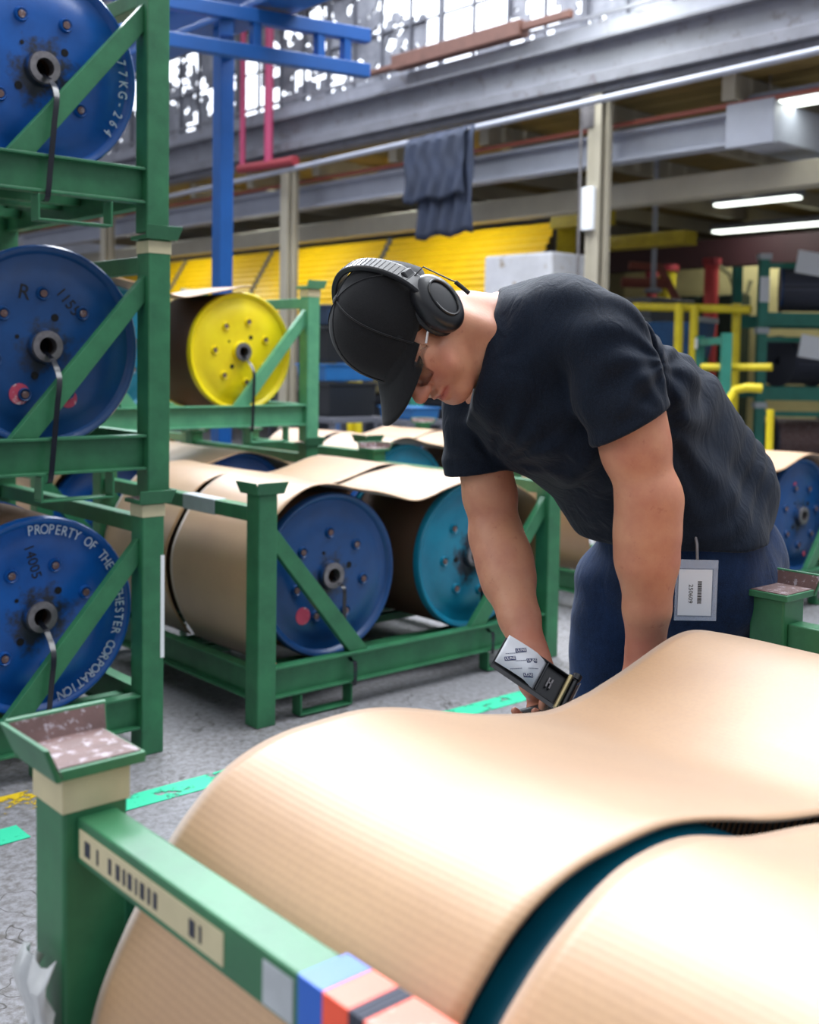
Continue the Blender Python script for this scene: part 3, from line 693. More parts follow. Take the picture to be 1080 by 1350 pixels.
# ---- front rack, the one the man leans over
FB = (.536, .036, 0)
fr = make_rack(FB, 0, 'green steel rack in the foreground, nearest the camera, under curved cardboard', tapes=((0, 1),))
g_ = 'reels hidden inside the foreground rack'
fr.scale = (1.025, 1, 1)
r0 = put(make_reel('teal', 'teal reel inside the foreground rack, left far one, seen through the sheet gap', ang=5, detail=False), FB, 0, 1)
r0.scale = (1.03, 1, 1.03); r0.location.y += .03
for ix, iy, lb in ((1, 1, 'teal reel inside the foreground rack, right far one under the second hump'), (0, 0, 'teal reel inside the foreground rack, left near one below the gap'), (1, 0, 'teal reel inside the foreground rack, right near one')):
    c = copy_tree(r0); put(c, FB, ix, iy); c['label'] = lb; c.location.y += .03 * iy; c.scale = (1.03, 1, 1.03) if ix == 0 else (1.005, 1, 1.005)
make_sheet(FB, .583, 1.036, 'far curved cardboard sheet of the foreground rack, brightly lit with two humps', None, seed=1)
make_sheet(FB, .030, .545, 'near curved cardboard sheet of the foreground rack, at the lower right edge', None, seed=4)
# labels, tapes and plastic on the foreground rack
rail = fr
def ontape(lo, hi, m, name, label=None):
    b = MB().box(lo, hi).build(name, m, fr, bevel=.001)
    if label: b['label'] = label
    return b
xr = -.0232
ontape((xr, .775, .671), (-.0215, 1.055, .702), M['tape_cream'], 'paper_label', 'long off-white label strip with smudged print on the rail side')
for k, (y, w_) in enumerate(((1.035, .012), (1.012, .004), (.985, .006), (.968, .008), (.955, .005), (.943, .008), (.930, .004), (.918, .008), (.905, .005), (.893, .007), (.826, .010), (.812, .004))):
    MB().box((xr - .0006, y - w_ / 2, .678), (xr + .0005, y + w_ / 2, .694)).build('smudged_print', M['wound_dark'], fr)
ontape((xr, .672, .667), (-.0215, .715, .705), M['tape_grey'], 'paper_label', 'torn white sticker on the rail')
def ring(y0, y1, m, lb):
    return ontape((-.0245, y0, .6605), (.0245, y1, .7145), m, 'tape_wrap', lb)
ring(.632, .664, mat('blue_tape', '1f62c8', .4, spot='4aa0e0', spotamt=.6), 'bright blue tape round the rail')
ring(.60, .632, mat('orange_tape', 'ff5a38', .4, spot='ff8d80', spotamt=.55), 'orange tape round the rail next to the blue')
ring(.582, .60, M['wound_dark'], 'black tape round the rail')
ring(.53, .582, mat('orange_tape_b', 'ff5a38', .4, spot='ff8d80', spotamt=.55), 'second orange tape round the rail')
mb = MB()
vs = []; nn = 14; mm = 10      # bunched white plastic film stuck to the left post
for i in range(nn + 1):
    for j in range(mm + 1):
        a = i / nn; b_ = j / mm
        zz = .565 - b_ * .22; yy = 1.060 + a * .06 - .02 * b_
        xx = -PW - .006 - .016 * abs(math.sin(a * 7 + b_ * 4)) * (1 - .4 * b_) - .012 * math.exp(-((b_ - .12) / .1) ** 2)
        vs.append((xx, yy + .01 * noise.noise(Vector((a * 4, b_ * 5, 2))), zz + .012 * noise.noise(Vector((a * 5, b_ * 3, 9)))))
mb.add(vs, [(i * (mm + 1) + j, (i + 1) * (mm + 1) + j, (i + 1) * (mm + 1) + j + 1, i * (mm + 1) + j + 1) for i in range(nn) for j in range(mm)])
mb.build('plastic_film', mat('torn_white_film', 'cfd2d4', .4, var=.1, scale=25), fr, smooth=True, solid=.002)['label'] = 'bunched torn white plastic film stuck to the post'

# ---- left stack, three high
LB = [(.256, 3.028, 0), (.275, 3.03, .776), (.264, 3.02, 1.552)]
LROT = [0, 0, 0]
g1 = 'left rack stack'
lr = [make_rack(LB[0], 0, 'green rack at the bottom of the tall left stack, standing on the floor', tapes=((1, 0),)),
      make_rack(LB[1], 0, 'green rack in the middle of the tall left stack', tapes=((1, 0),)),
      make_rack(LB[2], 0, 'green rack at the top of the tall left stack, cut by the picture top')]
ra = put(make_reel('blue', 'glossy bright blue reel in the top rack of the left stack', ang=62, text=('77KG-264', .248, 14, 7.2, .040)), LB[2], 1, 0)
rb = put(make_reel('navy', 'dark blue scuffed reel with two pink-red marks in the middle left rack', ang=92, marks=((-.075, -.135, .03), (.07, -.150, .027)), scrawl=(('1155', .07, .13, -50, .045), ('R', -.06, .15, -10, .06))), LB[1], 1, 0)
rc = put(make_reel('blue', 'blue reel lettered PROPERTY OF THE in the bottom left rack', ang=72, text=('PROPERTY OF THE ROCHESTER CORPORATION', .250, 96, 4.75, .041), scrawl=(('14005', -.02, .16, -75, .042),)), LB[0], 1, 0)
for src in (ra, rb, rc): src.location.x += .045
rr = put(make_reel('blue', 'blue reel in the second row of the top left rack, behind the front one', ang=10, detail=False), LB[2], 1, 1)
for k, nm in ((1, 'middle'), (0, 'bottom')):
    c = copy_tree(rr); put(c, LB[k], 1, 1); c['label'] = 'blue reel in the second row of the %s left rack, behind the front one' % nm
make_strap(XS[1] + .045, LB[2], 'black strap hanging from the bore of the top left reel', 'straps holding the reels', dx=-.028)
make_strap(XS[1] + .045, LB[1], 'black strap hanging from the bore of the middle left reel', 'straps holding the reels', dx=-.028)
make_strap(XS[1] + .045, LB[0], 'black strap hanging from the bore of the bottom left reel', 'straps holding the reels', dx=-.028)
MB().box((RL + PW, -.02, .29), (RL + PW + .001, .0, .60)).box((RL + PW - .012, -PW - .001, .29), (RL + PW + .0005, -PW, .60)).build('white_label_strip', M['white'], lr[0])

# ---- middle rack on the floor
MBS = (2.044, 3.02, 0)
mr_ = make_rack(MBS, 0, 'green rack on the floor in the middle, blue and teal reels in it')
put(make_reel('navy', 'blue reel with a grimy hub in the middle rack, left front one', ang=40, marks=((-.115, -.13, .03),)), MBS, 0, 0)
put(make_reel('teal', 'teal reel in the middle rack, right front one behind the man\'s far arm', ang=30), MBS, 1, 0)
c = put(copy_tree(rr), MBS, 0, 1); c['label'] = 'blue reel in the second row of the middle rack, left one'
c = put(copy_tree(rr), MBS, 1, 1); c['label'] = 'blue reel in the second row of the middle rack, right one'
make_sheet(MBS, .03, .545, 'front cardboard sheet draped over the reels of the middle rack', None, seed=11)
make_sheet(MBS, .583, 1.06, 'rear cardboard sheet draped over the reels of the middle rack', None, seed=14)
make_strap(XS[0] + .02, MBS, 'black strap below the blue reel of the middle rack', 'straps holding the reels', inf=False)
make_strap(XS[1], MBS, 'black strap below the teal reel of the middle rack', 'straps holding the reels', inf=False)
b = MB().box((-.0245, .25, .660), (.0245, .46, .7145)).build('tape_wrap', M['tape_grey'], mr_, bevel=.004); b['label'] = 'grey tape round the top rail'
MB().box((RL + PW, -.03, .42), (RL + PW + .001, -.01, .60)).build('white_label_strip', M['white'], mr_)

# ---- right rack behind the man
RB = (4.2, 2.85, 0)
rk = make_rack(RB, 0, 'green rack at the right edge behind the man, holding a scuffed blue reel')
put(make_reel('navy', 'scuffed dark blue reel at the right edge of the picture', ang=60, marks=((-.06, .16, .012), (.05, -.2, .012))), RB, 1, 0)
put(copy_tree(rr), RB, 0, 0)['label'] = 'blue reel in the right rack, hidden behind the man'
make_sheet(RB, .03, .545, 'front cardboard sheet over the right rack behind the man\'s hip', None, seed=21)
make_sheet(RB, .583, 1.06, 'rear cardboard sheet over the right rack behind the man', None, seed=24)

# ---- second row: yellow reel stack and its neighbours
Y2 = 4.56
B2 = (1.976, Y2, 0); B2u = (1.976, Y2, .776)
make_rack(B2, 0, 'green rack under the one that holds the yellow reel')
make_rack(B2u, 0, 'pale green rack holding the yellow reel, upper one in the second row', m='green2', tapes=((1, 0),))
ry = put(make_reel('yellow', 'bright yellow reel in the second row of racks', ang=75), B2u, 1, 0)
put(make_reel('teal', 'teal reel left of the yellow one, mostly behind the left rack stack', ang=15), B2u, 0, 0)
c = put(copy_tree(rr), B2, 1, 0); c['label'] = 'blue reel directly below the yellow reel, only its top showing'
c = put(copy_tree(rr), B2, 0, 0); c['label'] = 'blue reel low in the second row, behind the left rack stack'
# the sheet ends on top of the yellow reel
PY = [(p[0], p[1]) for p in PROF if p[0] < 1.1]
make_sheet(B2u, .03, .545, 'white-looking cardboard sheet sagging beside the top of the yellow reel', None, seed=31, prof=PY)
make_strap(XS[1], B2u, 'black strap hanging from the bore of the yellow reel', 'straps holding the reels')
make_sheet(B2, .02, .9, 'cardboard sheet over the lower rack of the yellow reel stack', None, seed=33, prof=[(p[0] + .0, p[1] * .975) for p in PROF])
B3 = (3.745, Y2, 0)
make_rack(B3, 0, 'green rack directly behind the middle rack, its post left of the cap brim', m='green')
c = put(copy_tree(r0), B3, 0, 0); c.scale = (1, 1, 1); c['label'] = 'teal reel in the second row, only its top above the middle rack\'s sheet'
c = put(copy_tree(rr), B3, 1, 0); c['label'] = 'blue reel in the second row hidden behind the man\'s chest'
make_sheet(B3, .03, .545, 'front cardboard sheet in the second row, behind the man\'s far sleeve', None, seed=41)
make_sheet(B3, .583, 1.06, 'rear cardboard sheet in the second row, below the tip of the cap brim', None, seed=44)
B4 = (.21, Y2, 0)
make_rack(B4, 0, 'green rack in the second row seen through the gap of the left stack')
c = put(copy_tree(rr), B4, 1, 0); c['label'] = 'blue reel glimpsed between the lower racks of the left stack'
make_sheet(B4, .03, .9, 'cardboard sheet glimpsed through the left rack stack', None, seed=51)
B5 = (2.2, 6.1, 0)
make_rack(B5, 0, 'green rack in the third row, behind the yellow reel stack')
make_sheet(B5, .03, 1.06, 'white-looking cardboard sheet in the third row left of the cap', None, seed=61)

# ---- tall green shelving with dark reels, far right
def small_reel(loc, label, r=.26, ln=.5, c='wound_dark', fl='navy', rz=.5):
    o = empty('dark_cable_reel', loc, rz, label, 'reel', 'dark reels on the far shelving')
    MB().lathe([(.04, 0), (r, 0), (r, .02), (.04, .02)], 32, 'X', (0, 0, r)).build('reel_flange', M[fl], o, smooth=True)
    MB().lathe([(.04, ln), (r, ln), (r, ln + .02), (.04, ln + .02)], 32, 'X', (0, 0, r)).build('reel_flange', M[fl], o, smooth=True)
    MB().lathe([(.04, .02), (r * .9, .02), (r * .9, ln), (.04, ln)], 32, 'X', (0, 0, r)).build('wound_cord', M[c], o, smooth=True)
    return o
S0 = at(1008, 335, 11.2); sx0, sy0 = S0.x, S0.y
sd = Vector((.75, -.66, 0))       # runs to the right, parallel to the picture
RZ = math.atan2(sd.y, sd.x)
for k, (za, zb, lb) in enumerate(((1.56, 2.29, 'top'), (.82, 1.56, 'middle'), (0, .82, 'bottom'))):
    o = empty('shelf_rack', (sx0, sy0, za), RZ, 'teal-green shelf frame at the far right, %s one of the stack' % lb, 'rack', 'stacked shelf frames at far right')
    H_ = zb - za
    for px_, py_ in ((0, 0), (1.4, 0), (0, .9), (1.4, .9)):
        MB().box((px_ - .045, py_ - .045, 0), (px_ + .045, py_ + .045, H_ - .06)).build('post', M['teal_green'], o)
    MB().box((0, -.03, .02), (1.4, .03, .15)).build('shelf_beam', M['teal_green'], o)
    MB().box((0, .87, .02), (1.4, .93, .15)).build('shelf_beam', M['teal_green'], o)
    MB().box((0, -.02, H_ - .14), (1.4, .02, H_ - .09)).build('top_bar', M['teal_green'], o)
    MB().box((-.06, -.06, H_ - .06), (.06, .06, H_ - .002)).build('post_collar', M['tape_grey'], o)
    if k == 0: MB().box((-.047, -.05, .25), (.047, -.046, .5)).build('label_sheet', M['paper'], o)
u = Vector((math.cos(RZ), math.sin(RZ), 0)); v = Vector((-u.y, u.x, 0))
small_reel(S0 + u * .26 + v * .3 + Vector((0, 0, 1.71 - S0.z)), 'dark cord reel with dark blue flange on the top shelf at far right', rz=RZ - .25)
small_reel(S0 + u * .26 + v * .3 + Vector((0, 0, .97 - S0.z)), 'grey-black reel on the middle shelf at far right, with a paper tag', fl='wound_dark', rz=RZ + .5)
small_reel(S0 + u * .22 + v * .3 + Vector((0, 0, .151 - S0.z)), 'brownish reel on the bottom shelf at far right', fl='wound_dark', c='rust', rz=RZ)
for px, py, lb in ((1068, 347, 'white paper tag hanging on the top dark reel at far right'), (1072, 458, 'tilted white paper tag hanging on the middle dark reel at far right')):
    P_ = at(px, py, 11.0); q = .13
    o = MB().box((-q, -.004, -q * .85), (q * 1.1, .004, q * .85)).build('paper_tag', M['paper']); o.location = P_; o.rotation_euler = (0, .15, RZ)
    tag(o, lb, 'tag', 'paper tags on the far reels')
# neighbouring low frame, seen nearly end on
Pa, Pb = at(922, 480, 10.6), at(957, 480, 9.4)
o = empty('low_rack', (Pa.x, Pa.y, 0), math.atan2(Pb.y - Pa.y, Pb.x - Pa.x), 'teal-green low frame with a diagonal, standing left of the tall shelf frames', 'frame')
Lf = math.hypot(Pb.x - Pa.x, Pb.y - Pa.y)
for xx in (0, Lf): MB().box((xx - .04, -.04, 0), (xx + .04, .04, 1.45)).build('post', M['teal_green'], o)
MB().box((0, -.03, 1.36), (Lf, .03, 1.42)).build('top_bar', M['teal_green'], o)
MB().box((0, -.03, .3), (Lf, .03, .4)).build('low_bar', M['teal_green'], o)
MB().bar((Lf, 0, 1.2), (.3, 0, .35), .05, .05).build('brace', M['teal_green'], o)
MB().box((-.05, -.05, 1.33), (.12, -.042, 1.43)).build('label_sheet', M['paper'], o)
# ================================================================ the man
def V(*a): return np.array(a, dtype=np.float32)
def nv(v): v = np.asarray(v, np.float32); return v / np.linalg.norm(v)
def smin(a, b, k):
    if k <= 0: return np.minimum(a, b)
    h = np.maximum(k - np.abs(a - b), 0) / k
    return np.minimum(a, b) - h * h * k * .25
class Shape:
    """a blend of soft primitives; ops are applied in order"""
    def __init__(s): s.ops = []; s.lo = V(9, 9, 9); s.hi = -s.lo
    def grow(s, p, r): p = np.asarray(p, np.float32); s.lo = np.minimum(s.lo, p - r); s.hi = np.maximum(s.hi, p + r)
    def cone(s, a, b, ra, rb, k=.02, mode='+'):
        a = np.asarray(a, np.float32); b = np.asarray(b, np.float32)
        if mode == '+': s.grow(a, ra); s.grow(b, rb)
        def f(P):
            ab = b - a; t = np.clip(((P - a) @ ab) / (ab @ ab), 0, 1)
            return np.linalg.norm(P - a - t[:, None] * ab, axis=1) - (ra + (rb - ra) * t)
        s.ops.append((mode, f, k, np.minimum(a, b) - max(ra, rb), np.maximum(a, b) + max(ra, rb))); return s
    def ell(s, c, r, M_=None, k=.02, mode='+'):
        c = np.asarray(c, np.float32); r = np.asarray(r, np.float32); Mx = np.eye(3, dtype=np.float32) if M_ is None else np.asarray(M_, np.float32)
        if mode == '+': s.grow(c, max(r))
        def f(P):
            q = (P - c) @ Mx.T                       # rows of Mx are the axes
            k0 = np.linalg.norm(q / r, axis=1); k1 = np.linalg.norm(q / (r * r), axis=1)
            return k0 * (k0 - 1) / np.maximum(k1, 1e-6)
        s.ops.append((mode, f, k, c - max(r), c + max(r))); return s
    def etube(s, pts, A, B, side, k=.02, mode='+', taper=True):
        """elliptic tube: half widths A along side[i], B across"""
        pts = [np.asarray(p, np.float32) for p in pts]; side = [nv(v) for v in side]
        mx = max(max(A), max(B))
        if mode == '+':
            for p in pts: s.grow(p, mx)
        def f(P):
            best = np.full(len(P), 9., np.float32)
            for i in range(len(pts) - 1):
                a, b = pts[i], pts[i + 1]; ab = b - a; t = np.clip(((P - a) @ ab) / (ab @ ab), 0, 1)
                d = P - a - t[:, None] * ab; ax = nv(ab)
                sd = side[i] * (1 - t[:, None]) + side[i + 1] * t[:, None]
                sd = sd - (sd @ ax)[:, None] * ax; sd /= np.linalg.norm(sd, axis=1)[:, None]
                cr_ = np.cross(np.broadcast_to(ax, sd.shape), sd)
                u = (d * sd).sum(1); v = (d * cr_).sum(1); w_ = d @ ax
                Ra = A[i] + (A[i + 1] - A[i]) * t; Rb = B[i] + (B[i + 1] - B[i]) * t; Rc = np.minimum(Ra, Rb)
                k0 = np.sqrt((u / Ra) ** 2 + (v / Rb) ** 2 + (w_ / Rc) ** 2); k1 = np.sqrt((u / Ra ** 2) ** 2 + (v / Rb ** 2) ** 2 + (w_ / Rc ** 2) ** 2)
                e_ = np.where(k1 < 1e-5, -Rc, k0 * (k0 - 1) / np.maximum(k1, 1e-5))
                best = smin(best, e_, .012)
            return best
        P0 = np.array(pts); s.ops.append((mode, f, k, P0.min(0) - mx, P0.max(0) + mx)); return s
    def plane(s, p, n_, k=.004):
        """keep the side the normal points away from"""
        p = np.asarray(p, np.float32); n_ = nv(n_)
        s.ops.append(('^', lambda P: (P - p) @ n_, k, None, None)); return s
    def disp(s, f): s.ops.append(('d', f, 0, None, None)); return s
    def __call__(s, P):
        P = np.asarray(P, np.float32); d = np.full(len(P), 9., np.float32)
        for mode, f, k, lo, hi in s.ops:
            if lo is not None:
                m_ = np.all((P > lo - .035 - k) & (P < hi + .035 + k), axis=1)
                if not m_.any(): 
                    continue
                Q = P[m_]; v = f(Q).astype(np.float32)
                if mode == '+': d[m_] = smin(d[m_], v, k)
                elif mode == '-': d[m_] = -smin(-d[m_], v, k)
            else:
                v = f(P).astype(np.float32)
                d = -smin(-d, -v, k) if mode == '^' else d + v
        return d
def surface(shape, h, pad=.012, rough=6):
    """surface nets over a sparse grid"""
    lo = shape.lo - pad; n = np.ceil((shape.hi + pad - lo) / h).astype(int) + 1
    n = ((n + rough - 1) // rough) * rough + 1
    nb_ = (n - 1) // rough
    G = np.full(n, 1., np.float32)
    cx, cy, cz = [np.arange(k) for k in nb_]
    C_ = np.stack(np.meshgrid(cx, cy, cz, indexing='ij'), -1).reshape(-1, 3)
    cen = lo + (C_ * rough + rough / 2) * h
    dc = np.concatenate([shape(cen[i:i + 200000]) for i in range(0, len(cen), 200000)])
    act = np.abs(dc) < rough * h * 1.25 + .008
    inside = C_[(~act) & (dc < 0)]
    for c in inside: G[c[0] * rough:(c[0] + 1) * rough + 1, c[1] * rough:(c[1] + 1) * rough + 1, c[2] * rough:(c[2] + 1) * rough + 1] = -1
    off = np.stack(np.meshgrid(*[np.arange(rough + 1)] * 3, indexing='ij'), -1).reshape(-1, 3)
    A_ = C_[act]
    for i in range(0, len(A_), 600):
        ids = (A_[i:i + 600, None, :] * rough + off[None]).reshape(-1, 3)
        vals = shape((lo + ids * h).astype(np.float32))
        G[ids[:, 0], ids[:, 1], ids[:, 2]] = vals
    S = G < 0
    # cells with mixed corners
    cs = [S[a:S.shape[0] - 1 + a, b:S.shape[1] - 1 + b, c:S.shape[2] - 1 + c] for a in (0, 1) for b in (0, 1) for c in (0, 1)]
    tot = sum(x.astype(np.int8) for x in cs); mixed = (tot > 0) & (tot < 8)
    idx = np.argwhere(mixed); vid = np.full(mixed.shape, -1, np.int32); vid[mixed] = np.arange(len(idx))
    acc = np.zeros((len(idx), 3), np.float32); cnt = np.zeros(len(idx), np.float32)
    cor = [(a, b, c) for a in (0, 1) for b in (0, 1) for c in (0, 1)]
    for i in range(8):
        for j in range(i + 1, 8):
            if sum(abs(p - q) for p, q in zip(cor[i], cor[j])) != 1: continue
            a = idx + cor[i]; b = idx + cor[j]
            va = G[a[:, 0], a[:, 1], a[:, 2]]; vb = G[b[:, 0], b[:, 1], b[:, 2]]
            m_ = (va < 0) != (vb < 0); t = np.where(m_, va / np.where(m_, va - vb, 1), 0)
            p = np.array(cor[i], np.float32) + t[:, None] * (np.array(cor[j], np.float32) - np.array(cor[i], np.float32))
            acc[m_] += p[m_]; cnt[m_] += 1
    verts = lo + (idx + acc / cnt[:, None]) * h
    quads = []
    for ax in range(3):
        o1, o2 = [(1, 2), (2, 0), (0, 1)][ax]
        sl0 = [slice(None)] * 3; sl1 = [slice(None)] * 3; sl0[ax] = slice(0, -1); sl1[ax] = slice(1, None)
        A0 = S[tuple(sl0)]; A1 = S[tuple(sl1)]; e_ = np.argwhere(A0 != A1)
        e_ = e_[(e_[:, o1] > 0) & (e_[:, o2] > 0) & (e_[:, o1] < mixed.shape[o1]) & (e_[:, o2] < mixed.shape[o2])]
        def cell(d1, d2):
            q = e_.copy(); q[:, o1] -= d1; q[:, o2] -= d2; return vid[q[:, 0], q[:, 1], q[:, 2]]
        Q = np.stack([cell(1, 1), cell(0, 1), cell(0, 0), cell(1, 0)], 1)
        fl = A0[e_[:, 0], e_[:, 1], e_[:, 2]]
        Q[~fl] = Q[~fl][:, ::-1]; quads.append(Q[(Q >= 0).all(1)])
    return verts, np.concatenate(quads)
def relax(v, q, it=2, lam=.5):
    for _ in range(it):
        s_ = np.zeros_like(v); c = np.zeros(len(v), np.float32)
        for a, b in ((0, 1), (1, 2), (2, 3), (3, 0)):
            np.add.at(s_, q[:, a], v[q[:, b]]); np.add.at(c, q[:, a], 1); np.add.at(s_, q[:, b], v[q[:, a]]); np.add.at(c, q[:, b], 1)
        v = v + lam * (s_ / c[:, None] - v)
    return v
def sdf_obj(name, shape, h, m, parent, it=2, uv=None):
    v, q = surface(shape, h); v = relax(v, q, it)
    me = bpy.data.meshes.new(name); me.from_pydata(v.tolist(), [], q.tolist()); me.polygons.foreach_set('use_smooth', [True] * len(q))
    me.materials.append(m); o = bpy.data.objects.new(name, me); COL.objects.link(o)
    if parent: o.parent = parent
    return o, v
A3 = lambda px, py, D: np.array(at(px, py, D), np.float32)
# joints, read off the photograph and given their real distance
J = dict(nsh=A3(796, 452, 1.90), nel=A3(858, 662, 1.90), nwr=A3(851, 862, 1.95),
         fsh=A3(628, 534, 2.20), fel=A3(655, 712, 2.16), fwr=A3(699, 862, 2.00),
         neck=A3(668, 442, 2.05), pel=A3(900, 718, 2.30))
S_ = nv(J['fsh'] - J['nsh'])                # from the near (left) shoulder to the far one
# ---- materials
def skin_mat():
    m, b, n = new_mat('skin')
    tcn = n('TexCoord').outputs['Object']
    a = n('TexNoise', {'Vector': tcn, 'Scale': 14, 'Detail': 5, 'Roughness': .6}).outputs[0]
    at_ = n('Attribute', attribute_name='flush').outputs['Fac']
    c = n.mix(n.ramp(a, .38, .68), hexc('C88F70'), hexc('B87860'))
    c = n.mix(at_, c, hexc('B05F52'))
    f = n('TexNoise', {'Vector': tcn, 'Scale': 60, 'Detail': 4, 'Roughness': .6}).outputs[0]
    c = n.mix(n.ramp(f, .62, .72, (0, 0, 0, 1), (.45, .45, .45, 1)), c, hexc('A45F4C'))
    m.node_tree.links.new(c, b.inputs['Base Color'])
    b.inputs['Roughness'].default_value = .48
    b.inputs['Subsurface Weight'].default_value = .12; b.inputs['Subsurface Radius'].default_value = (.02, .008, .004); b.inputs['Subsurface Scale'].default_value = .4
    g = n('TexNoise', {'Vector': tcn, 'Scale': 220, 'Detail': 3}).outputs[0]
    bp = n('Bump', {'Height': g, 'Strength': .12, 'Distance': .002}); m.node_tree.links.new(bp.outputs[0], b.inputs['Normal'])
    return m
def cloth_mat(name, c1, c2, weave=500, strength=.42, rough=.85, sheen=.25):
    m, b, n = new_mat(name)
    tcn = n('TexCoord').outputs['Object']
    a = n('TexNoise', {'Vector': tcn, 'Scale': 9, 'Detail': 6, 'Roughness': .65}).outputs[0]
    c = n.mix(n.ramp(a, .35, .68), hexc(c1), hexc(c2))
    b.inputs['Specular IOR Level'].default_value = .18
    f = n('TexNoise', {'Vector': tcn, 'Scale': weave, 'Detail': 3, 'Roughness': .7}).outputs[0]
    c = n.mix(n.ramp(f, .45, .62, (0, 0, 0, 1), (.5, .5, .5, 1)), c, tuple(min(1, x * 1.7 + .006) for x in hexc(c1)[:3]) + (1,))
    m.node_tree.links.new(c, b.inputs['Base Color']); b.inputs['Roughness'].default_value = rough
    b.inputs['Sheen Weight'].default_value = sheen; b.inputs['Sheen Roughness'].default_value = .5
    w1 = n('TexNoise', {'Vector': n('Mapping', {'Vector': tcn, 'Rotation': (.3, .5, .2), 'Scale': (1, 1, .4)}).outputs[0], 'Scale': 22, 'Detail': 3, 'Distortion': 1.2}).outputs[0]
    h_ = n('Math', {0: n('Math', {0: f, 1: .06}, operation='MULTIPLY').outputs[0], 1: w1}, operation='ADD').outputs[0]
    bp = n('Bump', {'Height': h_, 'Strength': strength, 'Distance': .012}); m.node_tree.links.new(bp.outputs[0], b.inputs['Normal'])
    return m
M['skin'] = skin_mat()
M['shirt'] = cloth_mat('black_navy_cotton', '0C1828', '08101C', sheen=.06, rough=.8)
M['jean'] = cloth_mat('indigo_denim', '182F54', '0A162A', weave=700, strength=.3, sheen=.1)
M['cap'] = cloth_mat('black_cap_cotton', '17181b', '111214', weave=900, strength=.08, sheen=.15)
pl0 = A3(900, 1000, 2.3)
man = empty('person', (float(pl0[0]), float(pl0[1]), 0), 0, 'man in black cap, dark t-shirt and jeans bending over the cardboard, arms hanging down', 'person')
inv = Vector((-pl0[0], -pl0[1], 0))
def own(o): o.parent = man; o.location = inv; return o
